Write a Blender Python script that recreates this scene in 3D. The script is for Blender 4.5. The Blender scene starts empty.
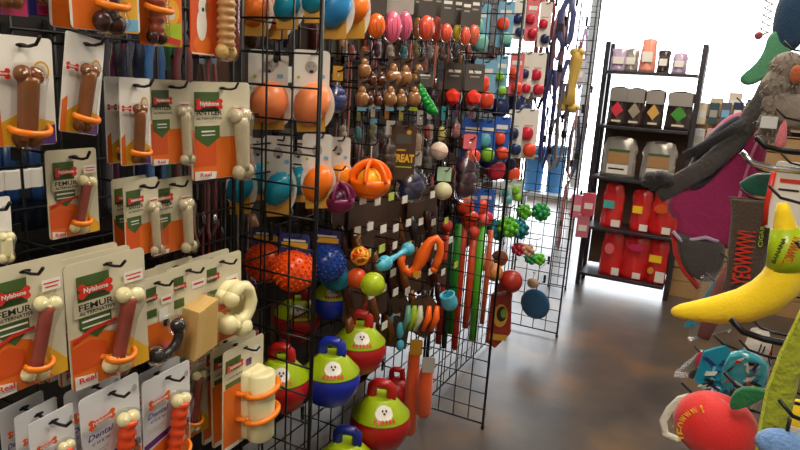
import bpy, bmesh, math, random
from mathutils import Vector, Matrix, Euler
random.seed(7)
SC = bpy.context.scene
COL = SC.collection

# ---------------------------------------------------------------- camera
H = 1.5
F = 630.0
ROT = Matrix(((0.88445272, -0.15598359, 0.43978688),
              (0.46279532, 0.17264737, -0.8694903),
              (0.05969817, 0.97255437, 0.22488691)))
cam_d = bpy.data.cameras.new('camera'); cam_d.sensor_width = 36; cam_d.lens = 36*F/800
cam_d.clip_start = 0.02; cam_d.clip_end = 200
cam = bpy.data.objects.new('camera', cam_d); COL.objects.link(cam)
cam.matrix_world = Matrix.Translation((0, 0, H)) @ ROT.to_4x4()
SC.camera = cam
SC.view_settings.view_transform = 'Standard'; SC.view_settings.look = 'None'
SC.view_settings.exposure = 0.0; SC.view_settings.gamma = 1

# ---------------------------------------------------------------- world + lights
W = bpy.data.worlds.new('daylight'); SC.world = W; W.use_nodes = True
bg = W.node_tree.nodes['Background']
bg.inputs[0].default_value = (0.90, 0.95, 1.0, 1); bg.inputs[1].default_value = 8

def area(name, loc, size, power, col, rot=(0, 0, 0)):
    l = bpy.data.lights.new(name, 'AREA'); l.shape = 'RECTANGLE'; l.size, l.size_y = size
    l.energy = power; l.color = col
    o = bpy.data.objects.new(name, l); COL.objects.link(o); o.location = loc; o.rotation_euler = rot
    return o
WARM = (1.0, 0.90, 0.78)
LAMPS = [(-0.1, -0.6, 27), (-0.1, 1.7, 29), (-0.4, 3.9, 24), (-2.6, 1.2, 5)]
for i, (x, y, p) in enumerate(LAMPS):
    area('lamp_light', (x, y, 2.86), (0.5, 1.1), p, WARM)

# ---------------------------------------------------------------- pixel -> place
def ray(px, py): return ROT @ Vector((px-400, -(py-225), -F))
def at(px, py, ax, v):
    r = ray(px, py); i = 'XYZ'.index(ax); o = (0, 0, H)[i]
    return Vector((0, 0, H)) + r*((v-o)/r[i])
def mpp(p):                                     # metres per pixel at a point
    q = ROT.transposed() @ (Vector(p)-Vector((0, 0, H))); return -q.z/F

# ---------------------------------------------------------------- materials
def lin(c):
    return tuple(((v/255)/12.92 if v/255 <= .04045 else ((v/255+.055)/1.055)**2.4) for v in c)
_M = {}
def mat(name, rgb, rough=.45, metal=0, coat=0, bump=0, bscale=200, vary=0, vscale=20, trans=0, alpha=1, sheen=0, emit=0):
    if name in _M: return _M[name]
    m = bpy.data.materials.new(name); m.use_nodes = True; nt = m.node_tree; b = nt.nodes['Principled BSDF']
    c = lin(rgb)+(1,)
    b.inputs['Base Color'].default_value = c; b.inputs['Roughness'].default_value = rough
    b.inputs['Metallic'].default_value = metal; b.inputs['Coat Weight'].default_value = coat
    b.inputs['Coat Roughness'].default_value = .12
    b.inputs['Transmission Weight'].default_value = trans
    b.inputs['Sheen Weight'].default_value = sheen
    if emit:
        b.inputs['Emission Color'].default_value = c; b.inputs['Emission Strength'].default_value = emit
    tc = nt.nodes.new('ShaderNodeTexCoord')
    if vary:
        n = nt.nodes.new('ShaderNodeTexNoise'); n.inputs['Scale'].default_value = vscale; n.inputs['Detail'].default_value = 4
        nt.links.new(tc.outputs['Object'], n.inputs['Vector'])
        mx = nt.nodes.new('ShaderNodeMix'); mx.data_type = 'RGBA'
        mx.inputs[6].default_value = tuple(v*(1-vary) for v in c[:3])+(1,)
        mx.inputs[7].default_value = tuple(min(1, v*(1+vary)) for v in c[:3])+(1,)
        nt.links.new(n.outputs['Fac'], mx.inputs[0]); nt.links.new(mx.outputs[2], b.inputs['Base Color'])
    if bump:
        n = nt.nodes.new('ShaderNodeTexNoise'); n.inputs['Scale'].default_value = bscale
        nt.links.new(tc.outputs['Object'], n.inputs['Vector'])
        bp = nt.nodes.new('ShaderNodeBump'); bp.inputs['Strength'].default_value = bump; bp.inputs['Distance'].default_value = .004
        nt.links.new(n.outputs['Fac'], bp.inputs['Height']); nt.links.new(bp.outputs['Normal'], b.inputs['Normal'])
    _M[name] = m; return m
def clear(name='clear_plastic', tint=(255, 255, 255), amt=.04, rough=.1):
    if name in _M: return _M[name]
    m = bpy.data.materials.new(name); m.use_nodes = True; nt = m.node_tree
    nt.nodes.remove(nt.nodes['Principled BSDF'])
    t = nt.nodes.new('ShaderNodeBsdfTransparent'); t.inputs[0].default_value = lin(tint)+(1,)
    g = nt.nodes.new('ShaderNodeBsdfGlossy'); g.inputs['Roughness'].default_value = rough
    x = nt.nodes.new('ShaderNodeMixShader'); f = nt.nodes.new('ShaderNodeFresnel'); f.inputs[0].default_value = 1.5
    a = nt.nodes.new('ShaderNodeMath'); a.operation = 'MULTIPLY_ADD'; a.inputs[1].default_value = .35; a.inputs[2].default_value = amt-.02; a.use_clamp = True
    nt.links.new(f.outputs[0], a.inputs[0]); nt.links.new(a.outputs[0], x.inputs[0])
    nt.links.new(t.outputs[0], x.inputs[1]); nt.links.new(g.outputs[0], x.inputs[2])
    nt.links.new(x.outputs[0], nt.nodes['Material Output'].inputs[0]); _M[name] = m; return m
def pl(name, rgb, **k):                          # moulded rubber / plastic
    k.setdefault('rough', .34); k.setdefault('vary', .08); return mat('plastic_'+name, rgb, **k)
def pr(name, rgb, **k):                          # printed card
    k.setdefault('rough', .38); k.setdefault('coat', .25); k.setdefault('vary', .05); return mat('print_'+name, rgb, **k)
def fb(name, rgb, **k):                          # cloth / plush
    k.setdefault('rough', .9); k.setdefault('bump', .6); k.setdefault('vary', .15); k.setdefault('sheen', .3); k.setdefault('bscale', 350)
    return mat('fabric_'+name, rgb, **k)
BLACKM = mat('black_metal', (22, 22, 24), rough=.38, metal=.3, vary=.1)
DARKP = mat('black_plastic', (18, 18, 20), rough=.4, vary=.1)
CHROME = mat('chrome', (200, 200, 205), rough=.18, metal=1)
CLEAR = clear()
WHITE = pr('white', (232, 230, 222)); CREAM = pr('cream', (214, 208, 180)); PALE = pr('pale_grey', (214, 218, 222))
RED = pr('red', (205, 44, 30)); ORANGE = pr('orange', (228, 112, 30)); YEL = pr('yellow', (232, 176, 40))
GREEN = pr('dark_green', (66, 96, 44)); INK = pr('ink', (24, 24, 22)); PURP = pr('purple', (86, 40, 120))
REDORG = pr('red_orange', (212, 84, 28)); NAVY = pr('navy', (36, 44, 120)); MAG = pr('magenta', (190, 40, 90))
BROWNC = pr('brown_card', (74, 52, 38)); BRN_ = pr('dim_card', (52, 36, 30)); GREYC = pr('grey_card', (78, 74, 70)); LBLUE = pr('light_blue', (120, 180, 214))
LIME = pr('lime', (168, 196, 20)); FUR = pr('dog_brown', (140, 92, 56)); GOLD = pr('gold', (206, 150, 40)); TEALC = pr('teal_card', (20, 140, 170))
GREYT = pr('pale_text', (170, 166, 160)); BLUEC = pr('blue', (40, 96, 190)); PINKC = pr('pink_card', (226, 110, 120))

# ---------------------------------------------------------------- mesh builder
class MB:
    def __init__(s): s.v = []; s.f = []; s.m = []; s.sm = []; s.mats = []
    def mi(s, m):
        if m not in s.mats: s.mats.append(m)
        return s.mats.index(m)
    def add(s, vs, fs, m, smooth=False, M=None):
        k = len(s.v); i = s.mi(m)
        for p in vs: s.v.append(tuple(M @ Vector(p)) if M else tuple(p))
        for f in fs: s.f.append(tuple(a+k for a in f)); s.m.append(i); s.sm.append(smooth)
        return s
    def box(s, c, d, m, M=None):
        x, y, z = (a/2 for a in d)
        vs = [(c[0]+i*x, c[1]+j*y, c[2]+k*z) for i in (-1, 1) for j in (-1, 1) for k in (-1, 1)]
        return s.add(vs, [(0, 1, 3, 2), (4, 6, 7, 5), (0, 4, 5, 1), (2, 3, 7, 6), (0, 2, 6, 4), (1, 5, 7, 3)], m, False, M)
    def prism(s, poly, y0, y1, m, M=None):       # polygon in x,z extruded along y
        n = len(poly)
        a = sum(poly[i][0]*poly[(i+1) % n][1]-poly[(i+1) % n][0]*poly[i][1] for i in range(n))
        if a < 0: poly = poly[::-1]
        vs = [(x, y0, z) for x, z in poly]+[(x, y1, z) for x, z in poly]
        fs = [tuple(range(n)), tuple(range(2*n-1, n-1, -1))]+[(i, i+n, (i+1) % n+n, (i+1) % n) for i in range(n)]
        return s.add(vs, fs, m, False, M)
    def lathe(s, prof, m, M=None, seg=24, smooth=True, sx=1, sy=1):
        vs = []; fs = []
        for r, z in prof:
            for k in range(seg):
                a = 2*math.pi*k/seg; vs.append((r*math.cos(a)*sx, r*math.sin(a)*sy, z))
        for i in range(len(prof)-1):
            for k in range(seg):
                k2 = (k+1) % seg; fs.append((i*seg+k, i*seg+k2, (i+1)*seg+k2, (i+1)*seg+k))
        if prof[0][0] > 1e-5: fs.append(tuple(range(seg-1, -1, -1)))
        if prof[-1][0] > 1e-5: fs.append(tuple((len(prof)-1)*seg+k for k in range(seg)))
        return s.add(vs, fs, m, smooth, M)
    def ball(s, c, r, m, M=None, seg=20, rings=12, wob=0, rs=0):
        if isinstance(r, (int, float)): r = (r, r, r)
        rnd = random.Random(rs)
        ph = [rnd.uniform(0, 6.28) for _ in range(3)]
        vs = [(c[0], c[1], c[2]-r[2])]; fs = []
        for i in range(1, rings):
            t = math.pi*i/rings-math.pi/2
            for k in range(seg):
                a = 2*math.pi*k/seg
                w = 1+wob*(math.sin(3*a+ph[0])*math.cos(t)+math.sin(4*t+ph[1])*.6)
                vs.append((c[0]+r[0]*w*math.cos(t)*math.cos(a), c[1]+r[1]*w*math.cos(t)*math.sin(a), c[2]+r[2]*w*math.sin(t)))
        vs.append((c[0], c[1], c[2]+r[2])); top = len(vs)-1
        for k in range(seg):
            k2 = (k+1) % seg
            fs.append((0, 1+k2, 1+k)); fs.append((top, 1+(rings-2)*seg+k, 1+(rings-2)*seg+k2))
            for i in range(rings-2): fs.append((1+i*seg+k, 1+i*seg+k2, 1+(i+1)*seg+k2, 1+(i+1)*seg+k))
        return s.add(vs, fs, m, True, M)
    def tube(s, pts, r, m, seg=8, closed=False, flat=None, M=None, smooth=True, up=None):
        pts = [Vector(p) for p in pts]; n = len(pts)
        if isinstance(r, (int, float)): r = [r]*n
        vs = []; fs = []; prev = Vector(up) if up else None
        for i, p in enumerate(pts):
            if closed: t = pts[(i+1) % n]-pts[i-1]
            else: t = pts[min(i+1, n-1)]-pts[max(i-1, 0)]
            t.normalize()
            if prev is None and flat: prev = Vector((0, 1, 0)) if abs(t.y) < .9 else Vector((1, 0, 0))
            if prev is None: prev = Vector((0, 0, 1)) if abs(t.z) < .9 else Vector((1, 0, 0))
            u = prev-t*prev.dot(t)
            if u.length < 1e-4: u = t.orthogonal()
            u.normalize(); w = t.cross(u); prev = u
            for k in range(seg):
                a = 2*math.pi*(k+.5)/seg
                vs.append(p+u*math.cos(a)*r[i]*(flat or 1)+w*math.sin(a)*r[i])
        for i in range(n if closed else n-1):
            j = (i+1) % n
            for k in range(seg):
                k2 = (k+1) % seg; fs.append((i*seg+k, j*seg+k, j*seg+k2, i*seg+k2))
        if not closed: fs.append(tuple(range(seg))); fs.append(tuple((n-1)*seg+k for k in range(seg-1, -1, -1)))
        return s.add(vs, fs, m, smooth, M)
    def build(s, name, parent=None, loc=None, bevel=0, subd=0):
        me = bpy.data.meshes.new(name); me.from_pydata(s.v, [], s.f)
        for m in s.mats: me.materials.append(m)
        me.polygons.foreach_set('material_index', s.m); me.polygons.foreach_set('use_smooth', s.sm)
        me.update()
        b = bmesh.new(); b.from_mesh(me); bmesh.ops.recalc_face_normals(b, faces=b.faces); b.to_mesh(me); b.free()
        o = bpy.data.objects.new(name, me); COL.objects.link(o)
        if parent: o.parent = parent
        if loc is not None: o.location = loc
        if bevel:
            md = o.modifiers.new('bevel', 'BEVEL'); md.width = bevel; md.segments = 2; md.limit_method = 'ANGLE'
        if subd:
            md = o.modifiers.new('sub', 'SUBSURF'); md.levels = subd; md.render_levels = subd
        return o
def thing(name, label, cat, loc=(0, 0, 0), rot=(0, 0, 0), group=None):
    o = bpy.data.objects.new(name, None); COL.objects.link(o); o.location = loc; o.rotation_euler = rot
    o.empty_display_size = .02
    o['label'] = label; o['category'] = cat
    if group: o['group'] = group
    return o
def tag(o, label, cat, group=None, kind=None):
    o['label'] = label; o['category'] = cat
    if group: o['group'] = group
    if kind: o['kind'] = kind
    return o
def struct(mb, name, **k):
    o = mb.build(name, **k); o['kind'] = 'structure'; return o
def rrect(x0, z0, x1, z1, r, n=3):
    out = []
    for cx, cz, a0 in ((x1-r, z1-r, 0), (x0+r, z1-r, 90), (x0+r, z0+r, 180), (x1-r, z0+r, 270)):
        for k in range(n+1):
            a = math.radians(a0+90*k/n); out.append((cx+r*math.cos(a), cz+r*math.sin(a)))
    return out
def ell(cx, cz, rx, rz, n=18): return [(cx+rx*math.cos(6.28318*k/n), cz+rz*math.sin(6.28318*k/n)) for k in range(n)]
_T = {}
def text(s, width, m, parent, loc, rot=(0, 0, 0), hmax=None, name='lettering', shear=0, bold=.02):
    key = (s, m.name, shear)
    if key not in _T:
        cu = bpy.data.curves.new('lettering', 'FONT'); cu.body = s; cu.align_x = 'CENTER'; cu.align_y = 'CENTER'
        cu.extrude = .012; cu.shear = shear; cu.offset = bold; cu.resolution_u = 2
        o = bpy.data.objects.new('t', cu); COL.objects.link(o)
        dg = bpy.context.evaluated_depsgraph_get(); dg.update()
        me = bpy.data.meshes.new_from_object(o.evaluated_get(dg)); bpy.data.objects.remove(o)
        me.transform(Matrix.Rotation(math.pi/2, 4, 'X'))
        xs = [v.co.x for v in me.vertices]; zs = [v.co.z for v in me.vertices]
        w = max(xs)-min(xs); cx = (max(xs)+min(xs))/2; cz = (max(zs)+min(zs))/2
        me.transform(Matrix.Scale(1/w, 4) @ Matrix.Translation((-cx, 0, -cz)))
        me.materials.clear(); me.materials.append(m)
        _T[key] = (me, (max(zs)-min(zs))/w)
    me, hh = _T[key]
    o = bpy.data.objects.new(name, me); COL.objects.link(o); o.parent = parent; o.location = loc; o.rotation_euler = rot
    zz = width if not hmax else min(width*2.2, hmax/hh)
    o.scale = (width, .02, zz)
    return o

# ---------------------------------------------------------------- structure
def floor_mat():
    m = bpy.data.materials.new('stained_concrete'); m.use_nodes = True; nt = m.node_tree; b = nt.nodes['Principled BSDF']
    tc = nt.nodes.new('ShaderNodeTexCoord')
    n1 = nt.nodes.new('ShaderNodeTexNoise'); n1.inputs['Scale'].default_value = 2.6; n1.inputs['Detail'].default_value = 4; n1.inputs['Roughness'].default_value = .5
    n2 = nt.nodes.new('ShaderNodeTexNoise'); n2.inputs['Scale'].default_value = 9; n2.inputs['Detail'].default_value = 5
    cr = nt.nodes.new('ShaderNodeValToRGB'); e = cr.color_ramp.elements
    e[0].position = .32; e[0].color = lin((62, 58, 56))+(1,); e[1].position = .68; e[1].color = lin((112, 88, 62))+(1,)
    k = cr.color_ramp.elements.new(.5); k.color = lin((84, 75, 67))+(1,)
    nt.links.new(tc.outputs['Object'], n1.inputs[0]); nt.links.new(tc.outputs['Object'], n2.inputs[0])
    nt.links.new(n1.outputs['Fac'], cr.inputs[0]); nt.links.new(cr.outputs[0], b.inputs['Base Color'])
    mr = nt.nodes.new('ShaderNodeMapRange'); mr.inputs[3].default_value = .27; mr.inputs[4].default_value = .35
    nt.links.new(n2.outputs['Fac'], mr.inputs[0]); nt.links.new(mr.outputs[0], b.inputs['Roughness'])
    bp = nt.nodes.new('ShaderNodeBump'); bp.inputs['Strength'].default_value = .04; bp.inputs['Distance'].default_value = .01
    nt.links.new(n2.outputs['Fac'], bp.inputs['Height'])
    return m
WALLM = mat('painted_wall', (205, 200, 190), rough=.7, vary=.04, vscale=3, bump=.1, bscale=60)
CEILM = mat('ceiling_tile', (200, 198, 192), rough=.8, vary=.05)
X0, X1, Y0, Y1, ZC = -5.5, 2.2, -2.2, 8.6, 2.95
struct(MB().box(((X0+X1)/2, (Y0+Y1)/2, -.05), (X1-X0+.3, Y1-Y0+.3, .1), floor_mat()), 'floor')
struct(MB().box(((X0+X1)/2, (Y0+Y1)/2, ZC+.05), (X1-X0+.3, Y1-Y0+.3, .1), CEILM), 'ceiling')
struct(MB().box((X0-.06, (Y0+Y1)/2, ZC/2), (.12, Y1-Y0, ZC), WALLM), 'wall_left')
struct(MB().box((X1+.06, (Y0+Y1)/2, ZC/2), (.12, Y1-Y0, ZC), WALLM), 'wall_right')
struct(MB().box(((X0+X1)/2, Y0-.06, ZC/2), (X1-X0, .12, ZC), WALLM), 'wall_front')
mb = MB(); mb.box(((X0+X1)/2, Y1+.06, .05), (X1-X0, .12, .10), WALLM); mb.box(((X0+X1)/2, Y1+.06, ZC-.03), (X1-X0, .12, .06), WALLM)
struct(mb, 'wall_back')
ALU = mat('white_window_frame', (225, 228, 232), rough=.3, metal=.2)
xs = [-5.5, -3.6, -1.75, .95, 2.2]
for i in range(4):
    a, b = xs[i], xs[i+1]; mb = MB()
    for x in (a+.03, b-.03): mb.box((x, Y1+.05, ZC/2), (.06, .08, ZC-.2), ALU)
    mb.box(((a+b)/2, Y1+.05, .13), (b-a-.12, .08, .06), ALU); mb.box(((a+b)/2, Y1+.05, ZC-.1), (b-a-.12, .08, .06), ALU)
    w = struct(mb, 'window_%d' % (i+1))
    MB().box(((a+b)/2, Y1+.05, ZC/2), (b-a-.12, .008, ZC-.26), clear('window_glass', amt=.05, rough=.02)).build('pane', w)

LAMPM = mat('lamp_glow', (255, 232, 200), emit=6)
for i, (x, y, p) in enumerate(LAMPS):
    t = thing('ceiling_light', ['fluorescent ceiling fixture over the near end of the aisle', 'fluorescent ceiling fixture above the middle of the aisle',
        'fluorescent ceiling fixture above the far end of the aisle', 'fluorescent ceiling fixture over the next aisle on the left'][i], 'lamp', (x, y, ZC))
    MB().box((0, 0, -.02), (.6, 1.2, .04), ALU).build('housing', t)
    MB().box((0, 0, -.05), (.5, 1.1, .02), LAMPM).build('diffuser', t)

# slat wall at the end of the aisle
WOOD = mat('maple_laminate', (176, 140, 96), rough=.4, vary=.12, vscale=6)
SEAM = mat('slat_groove', (70, 52, 36), rough=.6)
def slatwall(xa, xb, y, z0, z1, label):
    t = thing('slat_wall', label, 'slat wall', ((xa+xb)/2, y, 0)); w = xb-xa
    mb = MB(); mb.box((0, .03, (z0+z1)/2), (w, .02, z1-z0), SEAM)
    z = z0+.004
    while z < z1-.02:
        mb.box((0, .012, z+.048), (w, .018, .092), WOOD); z += .104
    mb.build('slat_board', t)
    MB().box((0, .01, z0/2), (w, .03, z0), WOOD).build('kick_board', t)
    return t
slatwall(-.22, 1.9, 5.12, .12, 1.42, 'maple slat wall panel right of the treat bag shelf')

# ---------------------------------------------------------------- grid panels
def grid_panel(label, p0, p1, z0, z1, group='black wire grid panels of the toy fixture', cell=.0762, r=.0026, fr=.0055):
    p0, p1 = Vector(p0+(0,)), Vector(p1+(0,)); L = (p1-p0).length; d = (p1-p0)/L
    t = thing('grid_panel', label, 'grid panel', p0, (0, 0, math.atan2(d.y, d.x)), group)
    mb = MB()
    for x in (0, L): mb.tube([(x, 0, z0), (x, 0, z1)], fr, BLACKM, 8)
    for z in (z0+fr, z1-fr): mb.tube([(0, 0, z), (L, 0, z)], fr*.8, BLACKM, 6)
    mb.build('frame', t)
    mb = MB(); n = round(L/cell)
    for i in range(1, n): mb.tube([(L*i/n, 0, z0), (L*i/n, 0, z1)], r, BLACKM, 6)
    k = 1
    while z0+k*cell < z1-.02:
        z = z0+k*cell; mb.tube([(0, -r*1.6, z), (L, -r*1.6, z)], r, BLACKM, 6); k += 1
    mb.build('wire_grid', t)
    for x in (0, L): MB().lathe([(.008, 0), (.009, .012), (.006, z0+.002)], DARKP, Matrix.Translation((x, 0, 0)), 10).build('foot_cap', t)
    return t
XW, XF = -1.075, -.772
YA, YB, YC = 1.208, 2.465, 3.73
grid_panel('black grid fin nearest the camera beside the bone chews', (XW+.012, YA), (-.835, YA), .02, 2.15)
grid_panel('black grid fin in the middle, its bottom corner over bare floor', (XW+.012, YB), (XF, YB), .02, 2.15)
grid_panel('black grid fin farthest away with a blue disc in front', (XW+.012, YC), (XF+.02, YC), .02, 2.15)
grid_panel('black grid back panel behind the packaged bone chews', (XW, -.02), (XW, YA-.015), .02, 2.15)
grid_panel('black grid back panel behind the balls and rope toys', (XW, YA+.015), (XW, YB-.015), .02, 2.15)
grid_panel('black grid back panel between middle and far fins', (XW, YB+.015), (XW, YC-.015), .02, 2.15)

grid_panel('black grid fin left of the treat bag shelf', (XW+.012, 4.72), (-.93, 4.72), .02, 2.15)
PEG = 'black peg hooks of the toy fixture'
def hook(p, label, wall=XW, axis='x', tip=.035, group=PEG, tagc=None, m=BLACKM, r=.0024):
    """a peg hook whose rod passes through p, rooted on the grid plane"""
    p = Vector(p)
    d = {'x': Vector((1, 0, 0)), '-x': Vector((-1, 0, 0)), '-y': Vector((0, -1, 0))}[axis]
    base = Vector(p)
    if 'x' in axis: base.x = wall+d.x*.009
    else: base.y = wall-.009
    rot = math.atan2(d.y, d.x); L = (p-base).length+tip
    t = thing('peg_hook', label, 'hook', base, (0, 0, rot), group)
    MB().tube([(0, 0, 0), (L*.9, 0, 0), (L*.96, 0, .003), (L, 0, .014)], r, m, 6).build('rod', t)
    MB().box((0, 0, .004), (.004, .014, .05), m).build('back_plate', t)
    if tagc:
        MB().box((L+.004, 0, .005), (.003, .034, .024), tagc).build('price_tag', t)
    return t

# ---------------------------------------------------------------- packaged chews
def uv(w, h, pts): return [((u-.5)*w, -v*h) for u, v in pts]
def R(a, b, c, d): return [(a, b), (c, b), (c, d), (a, d)]
def E(cx, cy, rx, ry, n=18): return [(cx+rx*math.cos(6.28318*k/n), cy+ry*math.sin(6.28318*k/n)) for k in range(n)]
def bone_poly(cx, cy, w, h):
    o = []; a, b = w/2, h/2
    for (sx, sy) in ((1, 1), (-1, 1), (-1, -1), (1, -1)):
        for k in range(5):
            ang = {(1, 1): -70, (-1, 1): 20, (-1, -1): 110, (1, -1): 200}[(sx, sy)]+k*45
            o.append((cx+sx*(a-b*.55)+b*.55*math.cos(math.radians(ang)), cy+sy*b*.5+b*.5*math.sin(math.radians(ang))))
        # waist
        if (sx, sy) == (1, 1): o += [(cx+a*.45, cy+b*.45), (cx-a*.45, cy+b*.45)]
        if (sx, sy) == (-1, -1): o += [(cx-a*.45, cy-b*.45), (cx+a*.45, cy-b*.45)]
    return o
DOG = lambda u, v, s: [(WHITE, E(u, v+.02, s*.8, s*1.0)), (FUR, E(u-s*.7, v, s*.35, s*.8)), (FUR, E(u+s*.7, v, s*.35, s*.8)), (FUR, E(u+s*.35, v-s*.3, s*.3, s*.5)), (INK, E(u, v+s*.45, s*.22, s*.18))]
def card(t, w, h, art, base=CREAM, name='backing_card', r=.06, hole=True, th=.0015):
    mb = MB(); mb.prism(rrect(-w/2, -h+.012, w/2, .012, r*w), 0, th, base)
    k = 0
    for m, p in art:
        k += 1; q = [(x, max(z, -h+.013)) for x, z in uv(w, h, p)]
        mb.prism(q, -.0003*k, -.0003*k+.0003, m)
    if hole: mb.prism(ell(0, 0, .009, .003, 10), -.0042, -.0038, INK)
    return mb.build(name, t)
def logo(t, w, h, u, v, lw, lh, m=RED, txt='Nylabone', tm=WHITE, tilt=0):
    mb = MB(); x, z = (u-.5)*w, -v*h
    mb.prism([(a*w, b*w) for a, b in bone_poly(0, 0, lw, lh)], -.001, 0, m)
    o = mb.build('logo_badge', t, (x, -.0055, z)); o.rotation_euler = (0, tilt, 0)
    if txt: text(txt, lw*w*.7, tm, o, (0, -.0015, 0))
    return o
def stick(mb, a, b, ra, rb, m, n=10, ribs=0, bow=0, seg=12):
    a, b = Vector(a), Vector(b); pts = []; rr = []; nn = n if not ribs else ribs*4
    d = (b-a); sidev = Vector((d.z, 0, -d.x)).normalized()
    for i in range(nn+1):
        f = i/nn; pts.append(a+d*f+sidev*bow*math.sin(f*math.pi)); q = ra+(rb-ra)*f
        if ribs: q *= 1+.14*math.sin(f*ribs*2*math.pi)
        rr.append(q)
    mb.tube(pts, rr, m, seg)
def knob(mb, c, s, m, d=(0, 0, -1), sep=.62):
    d = Vector(d).normalized(); sd = Vector((d.z, 0, -d.x)); c = Vector(c)
    for k in (-1, 1): mb.ball(c+sd*k*s*sep+d*s*.2, (s*.8, s*.75, s*.84), m, seg=14, rings=9)
    mb.ball(c-d*s*.45, (s*.7, s*.7, s*.7), m, seg=12, rings=8)
BONE_CR = pl('cream_chew', (232, 226, 176), rough=.3); BONE_RED = pl('meaty_chew', (138, 58, 44), rough=.3, vary=.3, vscale=60)
BONE_BR = pl('brown_chew', (120, 68, 22), rough=.28, vary=.3, vscale=60); BONE_DK = pl('dark_chew', (62, 24, 20), rough=.25, vary=.3, vscale=50)
BONE_AN = pl('antler_chew', (196, 186, 156), rough=.3, vary=.2, vscale=50); BONE_TAN = pl('tan_chew', (226, 190, 120), rough=.3, vary=.12)
BONE_OR = pl('orange_chew', (226, 74, 24), rough=.3); BAND = pl('orange_band', (240, 130, 28), rough=.3); BLKC = pl('black_chew', (40, 38, 40), rough=.25)
def blister(t, pts, r):
    mb = MB(); mb.tube(pts, r, CLEAR, 12); o = mb.build('blister', t); return o
def bone_on(t, w, h, a, b, r, kn, ms, mk, mk2=None, ribs=0, band=None, bl=True, bow=0, sep=.6):
    """bone chew from uv a to uv b on the card front"""
    A = Vector(((a[0]-.5)*w, -r*w*.8-.004, -a[1]*h)); B = Vector(((b[0]-.5)*w, -r*w*.8-.004, -b[1]*h)); d = (B-A).normalized()
    mb = MB(); stick(mb, A, B, r*w, r*w*.92, ms, ribs=ribs, bow=bow)
    if kn: knob(mb, A, kn*w, mk, -d, sep); knob(mb, B, kn*w, mk2 or mk, d, sep)
    mb.build('chew_bone', t)
    if band is not None:
        P = A.lerp(B, band); mb = MB(); R_ = r*w*1.5
        mb.tube([P+Vector((R_*1.35*math.cos(q), -.002+R_*1.1*-abs(math.sin(q)), R_*.35*math.sin(q)*-1)) for q in [math.pi*k/10 for k in range(11)]], .0035+.02*w, BAND, 6, flat=.6)
        mb.build('holding_band', t)
    if bl:
        q = kn or r
        blister(t, [A-d*q*w*1.3, A-d*q*w*1.1, A, A.lerp(B, .3), A.lerp(B, .7), B, B+d*q*w*1.1, B+d*q*w*1.3], [.002, q*w*1.15, q*w*1.6, r*w*1.5, r*w*1.5, q*w*1.6, q*w*1.15, .002])
def femur_design(t, w, h):
    card(t, w, h, [(YEL, [(.55, .62), (.75, .66), (1, .82), (1, .96), (.5, .96)]), (ORANGE, [(.02, .52), (.3, .5), (.55, .56), (.8, .96), (.02, .96)]),
        (REDORG, [(.02, .60), (.25, .56), (.45, .62), (.45, .80), (.02, .8)]),
        (WHITE, R(.03, .945, .97, .99)), (GREEN, [(.13, .05), (.52, .05), (.52, .46), (.33, .56), (.13, .46)]), (CREAM, [(.08, .25), (.57, .25), (.57, .37), (.08, .37)]),
        (WHITE, R(.16, .40, .5, .415)), (WHITE, R(.16, .45, .5, .46)),
        (RED, [(.04, .53), (.3, .465), (.58, .45), (.58, .475), (.3, .495), (.04, .56)]), (WHITE, [(.03, .82), (.3, .85), (.3, .94), (.03, .93)]), (WHITE, R(.7, .11, .95, .2)), (RED, R(.72, .135, .93, .145)), (RED, R(.74, .165, .91, .175))], CREAM)
    logo(t, w, h, .33, .16, .42, .17)
    text('FEMUR', w*.42, INK, t, ((.33-.5)*w, -.0052, -.285*h), hmax=h*.05)
    text('ALTERNATIVE', w*.44, INK, t, ((.34-.5)*w, -.0052, -.335*h), hmax=h*.028)
    text('Real', w*.2, RED, t, ((.17-.5)*w, -.0052, -.86*h), hmax=h*.045)
    bone_on(t, w, h, (.71, .30), (.50, .80), .085, .115, BONE_RED, BONE_CR, band=.86, sep=.78)
def antler_design(t, w, h):
    card(t, w, h, [(ORANGE, [(.02, .42), (.5, .5), (.8, .5), (.9, .97), (.02, .97)]), (REDORG, R(.02, .44, .4, .8)), (GREEN, [(.06, .04), (.46, .04), (.46, .5), (.26, .6), (.06, .5)]), (CREAM, R(.04, .24, .5, .38)),
        (WHITE, R(.16, .43, .38, .445)), (WHITE, R(.16, .47, .38, .48)), (WHITE, [(.04, .84), (.4, .86), (.38, .98), (.04, .97)]), (WHITE, R(.7, .18, .95, .26)), (RED, R(.72, .205, .93, .225))], CREAM)
    logo(t, w, h, .27, .16, .44, .15)
    text('ANTLER', w*.42, INK, t, ((.27-.5)*w, -.0052, -.245*h), hmax=h*.05)
    text('ALTERNATIVE', w*.42, INK, t, ((.27-.5)*w, -.0052, -.305*h), hmax=h*.025)
    text('Real', w*.18, RED, t, ((.2-.5)*w, -.0052, -.88*h), hmax=h*.04)
    bone_on(t, w, h, (.74, .3), (.78, .86), .10, .125, BONE_AN, BONE_AN)
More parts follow.
